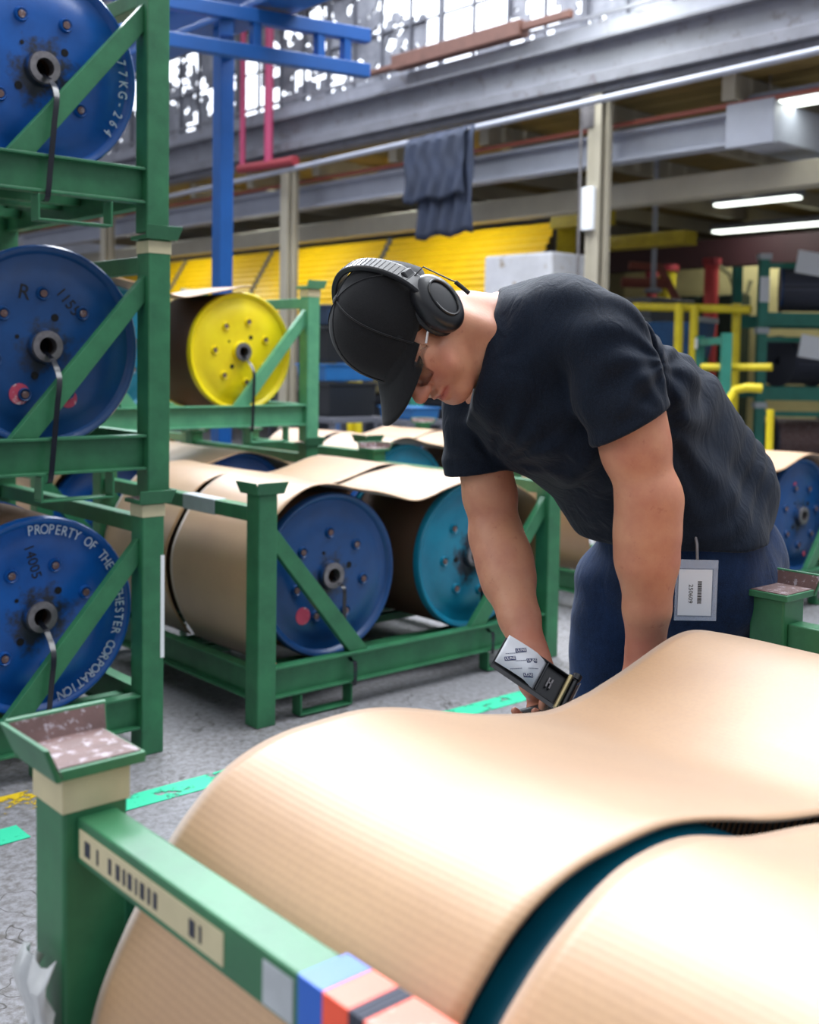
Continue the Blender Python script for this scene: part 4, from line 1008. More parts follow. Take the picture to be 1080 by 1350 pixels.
# ---- head frame: left ear towards the camera and up, face turned down
def frame(lat, dep, up_):
    return nv(np.array(_r0) * lat + np.array((FW.x, FW.y, 0)) / math.hypot(FW.x, FW.y) * dep + np.array((0, 0, 1.)) * up_)
Lh = frame(.47, -.76, .44); Fh = frame(-.06, -.54, -.84)
Fh = nv(Fh - (Fh @ Lh) * Lh); Uh = nv(np.cross(Fh, Lh)); Rh = -Lh
HM = np.stack([Rh, Fh, Uh])                  # rows: right, face, crown
ear = A3(571, 412, 1.90)
HC = ear - Lh * .078
HCs = 1.0
def hp(x, y, z_): return HC + (Rh * x + Fh * y + Uh * z_) * HCs
def build_skin():
    s = Shape()
    # skull and face
    s.ell(hp(0, -.014, .048), (.075, .092, .090), HM, .0)
    s.ell(hp(0, .031, -.016), (.062, .054, .066), HM, .02)
    s.ell(hp(0, .045, -.055), (.050, .050, .058), HM, .03)
    s.cone(hp(-.058, -.002, -.045), hp(-.016, .078, -.098), .016, .017, .03); s.cone(hp(.058, -.002, -.045), hp(.016, .078, -.098), .016, .017, .03)
    s.ell(hp(0, .080, -.100), (.020, .016, .016), HM, .02)                 # chin
    for g in (-1, 1):
        s.ell(hp(g * .044, .062, -.018), (.022, .022, .020), HM, .025)     # cheekbone
        s.ell(hp(g * .034, .070, -.050), (.022, .018, .024), HM, .02)
        s.ell(hp(g * .031, .084, .006), (.018, .013, .011), HM, .012, '-') # eye socket
        s.ell(hp(g * .031, .075, .006), (.0125, .0125, .0125), HM, .003)
        s.cone(hp(g * .012, .074, .016), hp(g * .040, .062, .014), .006, .005, .010)
        s.ell(hp(g * .076, -.008, .0), (.012, .018, .032), HM, .01)        # ear
        s.ell(hp(g * .012, .106, -.034), (.009, .011, .009), HM, .007)     # nostril wing
        s.ell(hp(g * .006, .108, -.041), (.0035, .005, .004), HM, .002, '-')
    s.cone(hp(0, .082, .006), hp(0, .119, -.027), .008, .0105, .012)       # nose
    s.ell(hp(0, .117, -.032), (.0105, .010, .009), HM, .008)
    s.etube([hp(-.024, .084, -.0655), hp(-.008, .0985, -.0610), hp(.008, .0985, -.0610), hp(.024, .084, -.0655)], [.004] * 4, [.0055, .0065, .0065, .0055], [Uh] * 4, .004)
    s.etube([hp(-.022, .083, -.0705), hp(0, .0985, -.0755), hp(.022, .083, -.0705)], [.0045, .0065, .0045], [.0055, .0075, .0055], [Uh] * 3, .004)
    s.cone(hp(-.024, .0915, -.0690), hp(.0, .1045, -.0680), .0016, .0018, .002, '-'); s.cone(hp(.024, .0915, -.0690), hp(.0, .1045, -.0680), .0016, .0018, .002, '-')
    # neck
    nb1, nb2 = J['neck'], hp(0, -.030, -.035)
    s.etube([nb2, (nb1 + nb2) / 2 + V(0, 0, .004), nb1], [.060, .061, .074], [.064, .066, .080], [Lh, Lh, S_], .03)
    s.cone(hp(-.052, -.02, -.03), J['neck'] * .6 + J['nsh'] * .4 - V(0, 0, .03), .022, .026, .03)
    s.cone(hp(0, .012, -.075), A3(646, 482, 2.0), .040, .045, .03)
    # hidden trunk
    mid = (J['nsh'] + J['fsh']) / 2
    s.cone(J['neck'], mid, .055, .06, .03); s.cone(mid, J['pel'], .06, .06, .03)
    # arms
    for sh, el, wr, kk in (('nsh', 'nel', 'nwr', 1.0), ('fsh', 'fel', 'fwr', .93)):
        a, e_, w_ = J[sh], J[el], J[wr]
        s.cone(a, mid, .05, .05, .03)
        cam_ = nv(a - np.array(CAM)); lat = nv(np.cross(e_ - a, cam_))      # across the arm as seen
        up_ = e_ - a; fo = w_ - e_
        s.etube([a, a + up_ * .35, a + up_ * .68, e_ - up_ * .06, e_], [.052 * kk, .057 * kk, .055 * kk, .048 * kk, .046 * kk], [.05 * kk, .056 * kk, .053 * kk, .046 * kk, .044 * kk], [lat] * 5, .03)
        s.etube([e_, e_ + fo * .2, e_ + fo * .38, e_ + fo * .7, w_], [.047 * kk, .051 * kk, .050 * kk, .040 * kk, .032 * kk], [.045 * kk, .050 * kk, .049 * kk, .037 * kk, .026 * kk], [lat] * 5, .035)
        if kk == 1.0:
            s.ell(e_ + fo * .22 + lat * -.014, (.036, .036, .07), None, .04)
            s.ell(a + up_ * .55 + lat * .012, (.042, .042, .075), None, .04)
        else:
            s.ell(e_ + fo * .25 + lat * .006, (.038, .038, .06), None, .04)
    hand(s, J['fwr'], nv(J['fwr'] - J['fel']), 1)
    hand(s, J['nwr'], nv(J['nwr'] - J['nel']), 0)
    return s
cz = nv(np.array(FW))
def hand(s, w_, d0, right):
    """a hand with five bent fingers; right=1 is the hand gripping the tape dispenser"""
    if right:
        d = nv(frame(.30, -.28, -.91)); across = nv(frame(.70, -.70, -.05)); across = nv(across - (across @ d) * d); pn = nv(np.cross(d, across))
    else:
        d = nv(frame(-.10, -.12, -.98)); across = nv(frame(.6, -.78, -.1)); across = nv(across - (across @ d) * d); pn = nv(np.cross(d, across))
    if pn @ frame(-.7, -.7, 0) < 0: pn = -pn        # palms face left and towards the camera
    k0 = w_ + d * .03
    s.cone(w_, k0, .029, .030, .02)
    kn = []
    for i, (o_, l_) in enumerate(((.030, .085), (.010, .090), (-.010, .086), (-.029, .078))):
        k_ = w_ + across * o_ + d * l_ - pn * (.004 + .002 * (i % 2)); kn.append(k_)
        s.cone(w_ + across * o_ * .6 + d * .018, k_, .0165, .0120, .014)
    s.ell(w_ + d * .05 + pn * .008, (.030, .030, .030), None, .02)
    for i, k_ in enumerate(kn):
        L = (.043, .048, .045, .034)[i]; sp = across * (.004 * (1.5 - i))
        d1 = nv(d * .72 + pn * .68 + sp); d2 = nv(d * -.12 + pn * 1.0 + sp); d3 = nv(-d * .8 + pn * .55)
        p1 = k_ + d1 * L; p2 = p1 + d2 * L * .68; p3 = p2 + d3 * L * .52
        s.cone(k_, p1, .0112, .0098, .005); s.cone(p1, p2, .0098, .0088, .004); s.cone(p2, p3, .0086, .0076, .004)
    t0 = w_ + across * .020 + d * .022 + pn * .012; t1 = t0 + nv(across * .75 + d * .45 + pn * .45) * .042
    t2 = t1 + nv(across * .12 + d * .75 + pn * .55) * .033; t3 = t2 + nv(d * .75 + pn * .5 - across * .25) * .026
    s.cone(t0, t1, .0165, .0130, .014); s.cone(t1, t2, .0122, .0108, .005); s.cone(t2, t3, .0105, .0088, .004)
    if right: 
        global GRIP
        GRIP = (w_ + d * .098 + pn * .030, d, across, pn)
GRIP = None
sk = build_skin()
body, bv = sdf_obj('body', sk, .0032, M['skin'], None, 2)
own(body)
at_ = body.data.attributes.new('flush', 'FLOAT', 'POINT')
vals = np.zeros(len(bv), np.float32)
def blob(c, r, a):
    global vals
    vals = np.maximum(vals, a * np.clip(1.3 - np.linalg.norm((bv - np.asarray(c, np.float32)) / np.float32(r), axis=1), 0, 1))
q_ = (bv - HC) @ HM.T
lips = np.clip(1.25 - np.sqrt((q_[:, 0] / .023) ** 2 + ((q_[:, 1] - .097) / .016) ** 2 + ((q_[:, 2] + .068) / .0085) ** 2), 0, 1)
vals = np.maximum(vals, np.clip(lips * 2.5, 0, .95))
blob(hp(0, .12, -.03), .022, .45); blob(hp(-.042, .075, -.03), .03, .35); blob(hp(-.078, -.008, 0), .04, .5)
blob(J['nel'] + (J['nsh'] - J['nel']) * .0 - V(0, 0, -.0), .05, .45); blob(J['nwr'], .07, .6); blob(J['nel'] * .4 + J['nwr'] * .6, .045, .3)
blob(J['fwr'], .06, .5); blob(J['fel'], .045, .3); blob(J['fwr'] + V(0, 0, -.06), .06, .45)
at_.data.foreach_set('value', vals)
# ---- t-shirt
def build_shirt():
    s = Shape(); ns, fs_, nk, pl = J['nsh'], J['fsh'], J['neck'], J['pel']
    mid = (ns + fs_) / 2
    chest = A3(742, 508, 2.10); waist = A3(838, 625, 2.22); hem = A3(893, 722, 2.28)
    s.etube([A3(690, 455, 2.06), chest, A3(790, 565, 2.16), waist, hem, A3(905, 760, 2.30)], [.150, .170, .172, .175, .188, .19], [.095, .130, .140, .140, .142, .142],
            [S_, S_, S_ * .9 + nv(frame(-.66, .75, 0)) * .1, nv(frame(-.66, .72, -.1)), nv(frame(-.68, .72, 0)), nv(frame(-.68, .72, 0))], .03)
    s.cone(ns + V(0, 0, .01), A3(706, 445, 2.03), .062, .082, .06)
    s.cone(fs_ + V(0, 0, .005), A3(690, 455, 2.10), .058, .085, .06)
    s.cone(A3(745, 425, 1.96), A3(860, 520, 2.08), .072, .085, .07)      # shoulder blade, near side
    s.cone(A3(735, 440, 2.1), A3(880, 560, 2.25), .08, .10, .07)
    s.ell(A3(948, 655, 2.33), (.10, .10, .11), None, .08); s.cone(A3(880, 545, 2.25), A3(945, 640, 2.33), .105, .105, .08)
    s.cone(A3(672, 505, 2.00), A3(760, 560, 2.04), .085, .10, .06)       # front of the chest under the chin
    s.cone(A3(650, 520, 2.10), A3(700, 560, 2.14), .07, .09, .05)
    s.ell(A3(676, 458, 2.04), (.080, .080, .080), None, .05)
    # collar opening
    c0 = J['neck'] * .55 + hp(0, -.03, -.035) * .45
    ax = nv(hp(0, -.03, -.035) - A3(690, 455, 2.06))
    ca, cb, cc_ = A3(657, 386, 2.04), A3(628, 506, 1.97), A3(640, 450, 2.16)
    cn = nv(np.cross(cb - ca, cc_ - ca)); cn = cn * (1 if cn @ (hp(0, 0, 0) - ca) > 0 else -1)
    s.plane(ca, cn, .006)
    # sleeves
    for sh, el, k_, hemp in ((ns, J['nel'], 1., A3(831, 563, 1.89)), (fs_, J['fel'], .9, A3(631, 622, 2.18))):
        t = Shape(); d = nv(hemp - sh); L = np.linalg.norm(hemp - sh)
        cam_ = nv(sh - np.array(CAM)); lat = nv(np.cross(d, cam_))
        t.etube([sh, sh + d * L * .45, sh + d * (L + .03)], [.074 * k_, .076 * k_, .074 * k_], [.070 * k_, .073 * k_, .071 * k_], [lat] * 3, .0)
        hn = nv(frame(.50, 0, -.86)) if k_ == 1. else nv(frame(.16, 0, -.98))
        t.plane(hemp, hn, .006)
        s.grow(sh, .09); s.grow(hemp, .09)
        lo, hi = t.lo, t.hi
        s.ops.append(('+', t, .014, lo, hi))
    # hollow lower hem
    up_ = nv(A3(838, 625, 2.22) - A3(893, 722, 2.28))
    return s
def folds(P):
    """soft creases: drag lines from the armpits, gathers at the waist"""
    d = np.zeros(len(P), np.float32)
    def fan(c, axis, ref, freq, amp, r0_, r1_, ph=0):
        nonlocal d
        c = np.asarray(c, np.float32); axis = nv(axis); ref = nv(np.asarray(ref) - (np.asarray(ref) @ axis) * axis); ot = np.cross(axis, ref)
        q = P - c; u = q @ ref; v = q @ ot; r = np.sqrt(u * u + v * v) + 1e-6; a = np.arctan2(v, u)
        wgt = np.exp(-((r - r0_) / r1_) ** 2)
        d += (amp * wgt * np.sin(a * freq + ph + 9 * r)).astype(np.float32)
    vd = np.array(FW)
    wob = 2.2 * np.sin(P[:, 2] * 14 + P[:, 0] * 9) + 1.6 * np.sin(P[:, 0] * 23 - P[:, 1] * 15)
    fan(A3(868, 560, 1.95), vd, _r0, 11, .0042, .12, .09, wob)
    fan(A3(868, 480, 1.95), vd, _r0, 10, .0042, .10, .08, 1 + wob)
    fan(A3(655, 615, 2.12), vd, _r0, 11, .0036, .08, .07, wob)
    fan(A3(640, 480, 2.0), vd, _r0, 7, .0018, .10, .07, wob)
    # a deep crease behind the near arm
    ca_, cb_ = np.array(A3(838, 425, 1.93)), np.array(A3(884, 560, 1.98)); ab = cb_ - ca_; t0 = np.clip(((P - ca_) @ ab) / (ab @ ab), 0, 1)
    dl = np.linalg.norm(P - ca_ - t0[:, None] * ab, axis=1); d += (.008 * np.exp(-(dl / .016) ** 2) - .004 * np.exp(-((dl - .035) / .018) ** 2)).astype(np.float32)
    # gathers above the hem
    h0 = A3(900, 690, 2.25); q = P - h0; ax_ = nv(A3(838, 625, 2.22) - A3(893, 722, 2.28)); t_ = q @ ax_; sd = q @ np.array(_r0, np.float32)
    d += (.0026 * np.exp(-((t_ - .03) / .07) ** 2) * np.sin(t_ * 130 + sd * 16 + 2.2 * np.sin(sd * 22))).astype(np.float32)
    d += (.0022 * np.sin(P[:, 0] * 31 + 2 * np.sin(P[:, 2] * 19)) * np.sin(P[:, 2] * 27 + P[:, 1] * 21)).astype(np.float32)
    for hp_, hn_ in ((A3(831, 563, 1.89), nv(frame(.50, 0, -.86))), (A3(631, 622, 2.18), nv(frame(.16, 0, -.98)))):
        q = P - hp_; dist = np.abs(q @ hn_); near = np.linalg.norm(q, axis=1) < .13
        d *= np.where(near, np.clip((dist - .004) / .03, 0, 1), 1).astype(np.float32)
    return d
shs = build_shirt()
# cut the body of the shirt along the hem, front corner to back corner
hA, hB = A3(751, 716, 2.2), A3(1027, 690, 2.35); hm = A3(880, 742, 2.05)
hn = np.cross(hB - hA, hm - hA); hn = nv(hn) * (1 if nv(hn) @ V(0, 0, -1) > 0 else -1)
shs.plane(hm, hn, .004)
shs.disp(folds)
tee, tv = sdf_obj('t_shirt', shs, .0042, M['shirt'], None, 2); own(tee)
# ribbed collar
ax = nv(hp(0, -.03, -.035) - A3(690, 455, 2.06))
# ---- jeans
js = Shape(); LSd = nv(frame(-.68, .72, 0))
pelc = A3(893, 722, 2.28)
lh, rh = A3(955, 765, 2.29), A3(822, 775, 2.38)
js.etube([pelc + V(0, 0, .03), A3(893, 765, 2.30)], [.165, .178], [.128, .135], [LSd] * 2, .03)
js.ell(A3(975, 745, 2.36), (.10, .10, .12), None, .06)
lk, rk_ = np.array([float(lh[0]) - .02, float(lh[1]) + .05, .47], np.float32), np.array([float(rh[0]) - .03, float(rh[1]) + .02, .47], np.float32)
lf, rf = lk + V(.04, .03, -.40), rk_ + V(.04, .02, -.40)
for hjt, kn_, ft in ((lh, lk, lf), (rh, rk_, rf)):
    js.etube([hjt, hjt * .5 + kn_ * .5, kn_, kn_ * .5 + ft * .5, ft], [.108, .092, .075, .070, .066], [.102, .088, .074, .070, .066], [LSd] * 5, .035)
js.plane(lf + V(0, 0, -.0), (0, 0, -1), .003)
def jf(P):
    return (.0022 * np.sin(P[:, 2] * 60 + 3 * np.sin(P[:, 0] * 18)) * np.exp(-((P[:, 2] - .70) / .12) ** 2) + .0016 * np.sin(P[:, 0] * 40 + P[:, 2] * 22)).astype(np.float32)
js.disp(jf)
jeans, _ = sdf_obj('jeans', js, .006, M['jean'], None, 2); own(jeans)
for f_ in (lf, rf):
    b = Shape(); b.ell(f_ + V(-.06, -.0, -.005), (.14, .052, .055), None, 0); b.ell(f_ + V(.03, 0, .02), (.06, .05, .07), None, .03)
    b.plane((0, 0, .004), (0, 0, -1), .002); b.plane(f_ + V(0, 0, .07), (0, 0, 1), .002)
    o, _ = sdf_obj('work_shoe', b, .006, M['black'], None, 2); own(o)
# ---- cap
CT = R(15)
def ct(x, y, z_): return (x * math.cos(CT) + y * math.sin(CT), -x * math.sin(CT) + y * math.cos(CT), z_)
def hmesh(name, pts, faces, m, parent=None, solid=0, sub=0, smooth=True):
    o = MB().add([tuple(hp(*p)) for p in pts], faces).build(name, m, smooth=2 if smooth else False, solid=solid, sub=sub)
    if parent: o.parent = parent
    return o
tiltc = R(0)
cc = (0, -.011, .046); cr3 = (.0875, .107, .100)
vs = []; nu, nvv = 48, 14
for j in range(nvv + 1):
    th = (math.pi / 2) * j / nvv
    for i in range(nu):
        a = 2 * math.pi * i / nu
        drop = -.024 * (1 - j / nvv)
        sq = 1 + .02 * math.cos(6 * (a + math.pi / 6)) * math.sin(th * 2)
        x = cr3[0] * math.cos(a) * math.cos(th) ** .8 * sq; y = cr3[1] * math.sin(a) * math.cos(th) ** .8 * sq; z_ = cr3[2] * math.sin(th) ** .92
        if math.sin(a) > .5: z_ += .006 * math.sin(2 * th) ; y += .006 * math.sin(2 * th)
        vs.append(tuple(np.array(ct(x, y, z_ + drop)) + cc))
fs = [(j * nu + i, j * nu + (i + 1) % nu, (j + 1) * nu + (i + 1) % nu, (j + 1) * nu + i) for j in range(nvv) for i in range(nu)]
cap = own(hmesh('cap', vs, fs, M['cap'], solid=.003)); cap['label'] = 'plain black baseball cap'
# seams over the crown
mb = MB()
for k in range(6):
    a = math.pi / 6 + k * math.pi / 3 + math.pi / 2 * 0; pts = []
    for j in range(0, nvv + 1):
        th = (math.pi / 2) * j / nvv; drop = -.024 * (1 - j / nvv); sq = 1 + .02 * math.cos(6 * (a + math.pi / 6)) * math.sin(th * 2)
        x = cr3[0] * math.cos(a) * math.cos(th) ** .8 * sq; y = cr3[1] * math.sin(a) * math.cos(th) ** .8 * sq; z_ = cr3[2] * math.sin(th) ** .92
        if math.sin(a) > .49: z_ += .006 * math.sin(2 * th); y += .006 * math.sin(2 * th)
        q__ = np.array(ct(x * 1.002, y * 1.002, z_ + drop)) + cc; pts.append(tuple(hp(*q__)))
    mb.tube(pts, .0016, 5)
mb.lathe([(.0001, 0), (.008, 0), (.007, .004), (.0001, .005)], 14, 'Z')
n0 = len(mb.v) - 56
mb.v[n0:] = [tuple(hp(v[0] + cc[0], v[1] + cc[1], v[2] + cc[2] + cr3[2] - .001)) for v in mb.v[n0:]]
o = mb.build('cap_seam', M['cap'], smooth=True); o.parent = cap
# brim
vs = []; nu2, nv2 = 24, 10
for j in range(nv2 + 1):
    t = j / nv2 * 1.08 - .08
    for i in range(nu2 + 1):
        s_ = -1 + 2 * i / nu2; a = math.pi / 2 + s_ * R(62)
        x0 = cr3[0] * math.cos(a) * (1.0 if t > 0 else .985); y0 = cr3[1] * math.sin(a) * (1.0 if t > 0 else .985)
        reach = .074 * math.sqrt(max(0, 1 - abs(s_) ** 2.8)) * max(t, 0)
        x = x0 * (1 - .10 * t) ; y = y0 + reach
        z_ = -.0225 + max(0, -t) * .35 - .020 * t * (1 - s_ * s_) * .3 - .030 * (x / .085) ** 2 * (.0 + 1.0 * max(t, 0)) - .012 * t
        vs.append(tuple(np.array(ct(x, y, z_)) + cc))
fs = [(j * (nu2 + 1) + i, j * (nu2 + 1) + i + 1, (j + 1) * (nu2 + 1) + i + 1, (j + 1) * (nu2 + 1) + i) for j in range(nv2) for i in range(nu2)]
o = hmesh('cap_brim', vs, fs, M['cap'], solid=.004); o.parent = cap
# short hair at the temples and nape
hs = Shape(); hs.ell(hp(0, -.014, .045), (.078, .096, .092), HM, 0); hs.plane(hp(0, .045, 0), Fh, .01); hs.plane(hp(0, 0, -.012), -Uh, .01)
o, _ = sdf_obj('hair', hs, .005, mat('dark_brown_hair', '2a1f1a', .7, bump=.6, bscale=150), None, 1); own(o)
# ---- ear defenders
ed = empty('ear_defenders', tuple(hp(0, 0, 0)), 0, 'black ear defenders worn over the man\'s cap', 'ear defenders')
org = Vector([float(x) for x in hp(0, 0, 0)])
def edp(o): o.parent = ed; o.location = -org; return o
M['muff'] = mat('glossy_black_plastic', '101217', .38, var=.1, scale=20, coat=.15)
for g in (-1, 1):
    c = Shape(); q = lambda x, y, z_: hp(g * x, y, z_)
    tl = R(42); ua = Uh * math.cos(tl) - Fh * math.sin(tl) * 1.0; fa = Fh * math.cos(tl) + Uh * math.sin(tl)
    Mc = np.stack([Rh * g, fa, ua])
    c0 = q(.104, -.004, .004)
    c.ell(c0, (.026, .040, .054), Mc, 0); c.ell(c0 - Rh * g * .012, (.018, .039, .052), Mc, .01)
    c.plane(c0 + Rh * g * .019, Rh * g, .012)
    o, _ = sdf_obj('ear_cup', c, .0025, M['muff'], None, 1); edp(o)
    mb = MB(); pts = []
    for k in range(29):
        a = 2 * math.pi * k / 28; pts.append(tuple(c0 + Rh * g * .0185 + fa * .022 * math.cos(a) + ua * .034 * math.sin(a)))
    r_ = mb.tube(pts, .0022, 6, caps=False).build('cup_ridge', M['muff'], smooth=True); r_.parent = o
    c = Shape(); c.ell(c0 - Rh * g * .027, (.013, .040, .052), Mc, 0)
    o2, _ = sdf_obj('ear_cushion', c, .003, M['black'], None, 1); edp(o2)
    # wire fork from the band to the cup
    w0 = q(.101, -.030, .058)
    wp = [w0 + Rh * g * .004, w0 + Rh * g * .018 - Fh * .020 - Uh * .012, c0 + Rh * g * .022 - Fh * .036 - Uh * .006, c0 + Rh * g * .022 - Fh * .036 - Uh * .022]
    edp(MB().tube([tuple(p) for p in wp], .0013, 6).tube([tuple(wp[3] + Uh * .006), tuple(wp[3] - Uh * .022 + Fh * .012)], .0038, 8).build('wire_arm', M['black'], smooth=True))
    edp(MB().bar(tuple(w0 + ua * .018), tuple(w0 - ua * .012), .022, .014, tuple(Rh * g)).build('band_clip', M['muff'], bevel=.003))
# head band over the crown, leaning back
bt = R(-34); pts = []; nr = []
def bandp(a, k_):
    dx, dy, dz = math.cos(a), math.sin(bt) * math.sin(a), math.cos(bt) * math.sin(a)
    if dz < 0: dy = dz = 0
    r_ = 1 / math.sqrt((dx / cr3[0]) ** 2 + (dy / cr3[1]) ** 2 + (dz / cr3[2]) ** 2)
    r_ = r_ * k_ + .012 * abs(math.cos(a)) ** 3
    return hp(cc[0] + dx * r_, cc[1] + dy * r_ + .0, cc[2] - .014 * abs(math.cos(a)) ** 2 + dz * r_ )
for k in range(33):
    a = math.pi * k / 32
    pts.append(bandp(a, 1.035)); nr.append(Rh * math.cos(a) + (Uh * math.cos(bt) + Fh * math.sin(bt)) * math.sin(a))
side = Fh * math.cos(bt) - Uh * math.sin(bt)
mb = MB().band(pts, nr, .032, tuple(side), .011)
edp(mb.build('head_band', M['muff'], smooth=True, bevel=.003))
mb = MB()
for k in range(34):
    a = math.pi * (.1 + .8 * k / 33); p = bandp(a, 1.035) + (Rh * math.cos(a) + (Uh * math.cos(bt) + Fh * math.sin(bt)) * math.sin(a)) * .011
    mb.tube([tuple(p - side * .011), tuple(p + side * .011)], .0008, 5)
edp(mb.build('band_ribs', M['muff'], smooth=True))
# ---- safety glasses
sg = empty('safety_glasses', tuple(hp(0, .1, .01)), 0, 'clear safety glasses on the man\'s face, half hidden under the cap brim', 'glasses')
og = Vector([float(x) for x in hp(0, .1, .01)])
gm, gb, gn = new_mat('clear_lens'); gb.inputs['Transmission Weight'].default_value = 1; gb.inputs['Roughness'].default_value = .05; gb.inputs['IOR'].default_value = 1.3
for g in (-1, 1):
    vs = [(g * (.006 + .058 * i / 8), .104 - .046 * (i / 8) ** 2.2, .010 - .040 * j / 4 + (.008 * (i / 8 - .5) ** 2)) for j in range(5) for i in range(9)]
    fs = [(j * 9 + i, j * 9 + i + 1, (j + 1) * 9 + i + 1, (j + 1) * 9 + i) for j in range(4) for i in range(8)]
    o = hmesh('lens', vs, fs, gm, solid=.0018); o.parent = sg; o.location = -og
    o = MB().tube([tuple(hp(g * .066, .056, .002)), tuple(hp(g * .078, .03, .006)), tuple(hp(g * .082, -.01, .008))], .002, 6).build('temple_arm', M['white'], smooth=True); o.parent = sg; o.location = -og

# ================================================================ things he holds and wears
# tape dispenser in the far hand
gp, gd, gac, gpn = GRIP
tdc = A3(702, 884, 1.845)
tu = nv(frame(.80, -.06, -.52)); tw = nv(frame(.42, .55, .62)); tw = nv(tw - (tw @ tu) * tu); tn = nv(np.cross(tu, tw))
if tn @ np.array(FW) > 0: tn = -tn
TM = Matrix(((tu[0], tw[0], tn[0], 0), (tu[1], tw[1], tn[1], 0), (tu[2], tw[2], tn[2], 0), (0, 0, 0, 1)))
td = empty('tape_dispenser', tuple(tdc), 0, 'hand-held tape dispenser with printed white tape in the man\'s far hand', 'tape dispenser')
def tdo(o): o.parent = td; o.matrix_local = TM.copy(); return o
TL, TW = .062, .027
vs = []; n_ = 16
for i in range(n_ + 1):
    x = -TL + (TL * 1.25) * i / n_; z_ = .006 + .004 * math.sin(i / n_ * 2.6) - .010 * max(0, i / n_ - .7) / .3
    vs += [(x, -TW, z_), (x, TW, z_)]
tp = tdo(MB().add(vs, [(2 * i, 2 * i + 1, 2 * i + 3, 2 * i + 2) for i in range(n_)]).build('tape_strip', mat('printed_tape_white', 'dfe2e8', .25, var=.04), smooth=True, solid=.0006))
tp['label'] = 'glossy white tape with small navy print'
navy_ = mat('navy_print', '1d2a5c', .4)
def tz(x): i = (x + TL) / (TL * 1.25) * n_; return .006 + .004 * math.sin(i / n_ * 2.6) - .010 * max(0, i / n_ - .7) / .3 + .0008
ra_ = R(38); cr_, sr_ = math.cos(ra_), math.sin(ra_)
for x, y in ((-.043, -.009), (-.034, .014), (-.010, .010), (-.004, -.015)):
    z_ = max(tz(x - .008), tz(x + .008)) + .0003; L4 = [(-.0095, -.0034), (.0095, -.0034), (.0095, .0034), (-.0095, .0034)]
    r4 = [(x + a_ * cr_ - b_ * sr_, y + a_ * sr_ + b_ * cr_) for a_, b_ in L4]
    b_ = MB().hexa([(p[0], p[1], tz(p[0]) - .0006) for p in r4], [(p[0], p[1], tz(p[0]) + .0002) for p in r4]).build('print_block', navy_); b_.parent = tp
    vs_, fs_ = text_mesh('ULINE', .0066, .0001)
    b2 = MB().add([(x + v.x * cr_ - v.y * sr_, y + v.x * sr_ + v.y * cr_, tz(x + v.x * cr_ - v.y * sr_) + .0004 + v.z) for v in vs_], fs_).build('print_lettering', M['white']); b2.parent = tp
for x, y in ((-.044, .001), (-.024, .000), (-.026, -.018), (-.001, .001)):
    mb = MB()
    for k in range(10):
        xx = x + (k - 5) * .0021 * cr_; yy = y + (k - 5) * .0021 * sr_; mb.box((xx - .0005, yy - .0005, tz(xx) - .0004), (xx + .0005, yy + .0005, tz(xx) + .0002))
    b_ = mb.build('fine_print', navy_); b_.parent = tp
tdo(MB().box((-TL, -TW - .003, -.014), (.07, -TW - .0005, .003)).box((-TL * .2, TW + .0005, -.014), (.07, TW + .003, .003)).box((-TL, -TW - .003, -.0145), (.07, TW + .003, -.0125)).build('dispenser_frame', M['muff'], bevel=.001))
tdo(MB().box((.018, -TW, -.012), (.060, TW, -.006)).box((.016, -TW, -.006), (.019, TW, .004)).build('dispenser_tray', M['black'], bevel=.001))
tdo(MB().box((.030, -.010, -.006), (.033, .008, .000)).box((.036, -.010, -.006), (.039, .008, .000)).box((.030, -.002, -.004), (.039, .001, .000)).build('spring_clip', M['steel'], bevel=.0005))
brass = mat('brass_roller', 'b8a67a', .3, .8, var=.2)
tdo(MB().tube([(.060, -TW - .006, .002), (.060, TW + .004, .002)], .0042, 14).build('roller_bar', brass, smooth=True))
tdo(MB().tube([(.071, -TW - .002, -.003), (.071, TW + .008, -.003)], .0055, 14).tube([(.071, TW + .004, -.003), (.071, TW + .014, -.003)], .008, 14).build('tension_roller', M['muff'], smooth=True))
tdo(MB().box((.078, -TW, -.010), (.0795, TW, .006)).build('cutter_blade', M['steel']))
li = TM.inverted(); lp = lambda p: li @ (Vector([float(q) for q in p]) - Vector([float(q) for q in tdc]))
h0, h1 = lp(gp - gac * .040), lp(gp + gac * .045)
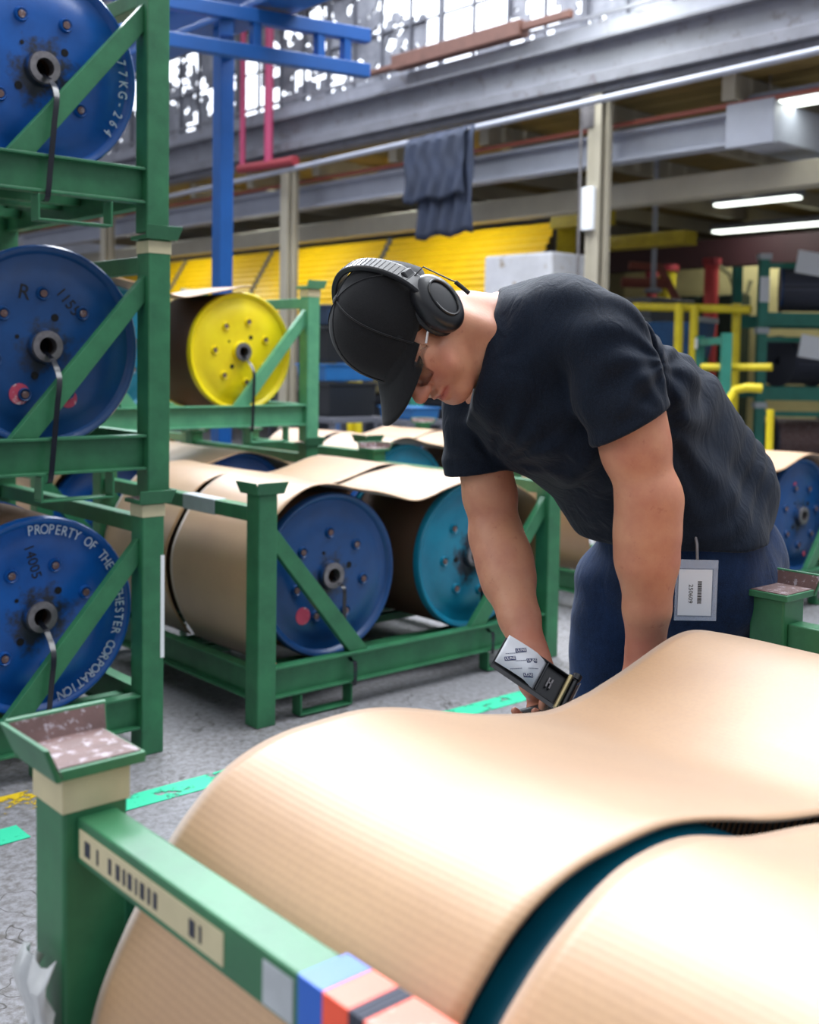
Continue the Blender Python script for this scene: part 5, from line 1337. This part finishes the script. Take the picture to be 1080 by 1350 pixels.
tdo(MB().tube([tuple(h0), tuple(h1)], .0125, 16).tube([tuple(h1), tuple((h1 + Vector((.03, 0, -.014))) * .5 + Vector((0, 0, -.004))), (.03, 0, -.012)], .007, 10).build('pistol_grip', M['muff'], smooth=True))
# badge hanging at the hip
bc = A3(918, 778, 2.08); bn = nv(frame(.15, -1, .05)); bu = nv(frame(.03, 0, 1)); bu = nv(bu - (bu @ bn) * bn); bx = nv(np.cross(-bn, bu)); 
BMx = Matrix(((bx[0], bu[0], bn[0], 0), (bx[1], bu[1], bn[1], 0), (bx[2], bu[2], bn[2], 0), (0, 0, 0, 1))) @ Matrix.Scale(1.12, 4)
bd = empty('id_badge', tuple(bc), 0, 'white badge numbered 250609 in a clear holder hanging at the man\'s hip', 'badge')
def bdo(o, par=None):
    o.parent = par or bd
    if par is None: o.matrix_local = BMx.copy()
    return o
card = bdo(MB().box((-.031, -.042, 0), (.027, .034, .001)).build('badge_card', M['paper'], bevel=.003))
hm_, hb_, hn_ = new_mat('clear_vinyl'); hb_.inputs['Base Color'].default_value = (.55, .62, .75, 1); hb_.inputs['Alpha'].default_value = .35; hb_.inputs['Roughness'].default_value = .15
bdo(MB().box((-.036, -.050, -.001), (.036, .050, -.0004)).box((-.036, .036, .0), (.036, .050, .0022)).box((.0285, -.050, 0), (.036, .036, .0018)).box((-.036, -.050, 0), (.0285, -.044, .0018)).build('badge_holder', hm_))
vs_, fs_ = text_mesh('250609', .0105, .0001)
bdo(MB().add([(-.010 + v.y, -.006 - v.x, .0012 + v.z) for v in vs_], fs_).build('badge_number', M['black']), card)
mb = MB(); yy = -.022
rnd = random.Random(3)
while yy < .014:
    t = rnd.choice((.0007, .0012, .0018)); mb.box((.002, yy, .001), (.009, yy + t, .0013)); yy += t + rnd.choice((.0007, .0011))
bdo(mb.build('bar_code', M['black']), card)
bdo(MB().tube([tuple((0, .05, 0)), (0.0, .075, -.004), (0, .10, -.02)], .0025, 8).build('badge_clip', M['steel'], smooth=True))
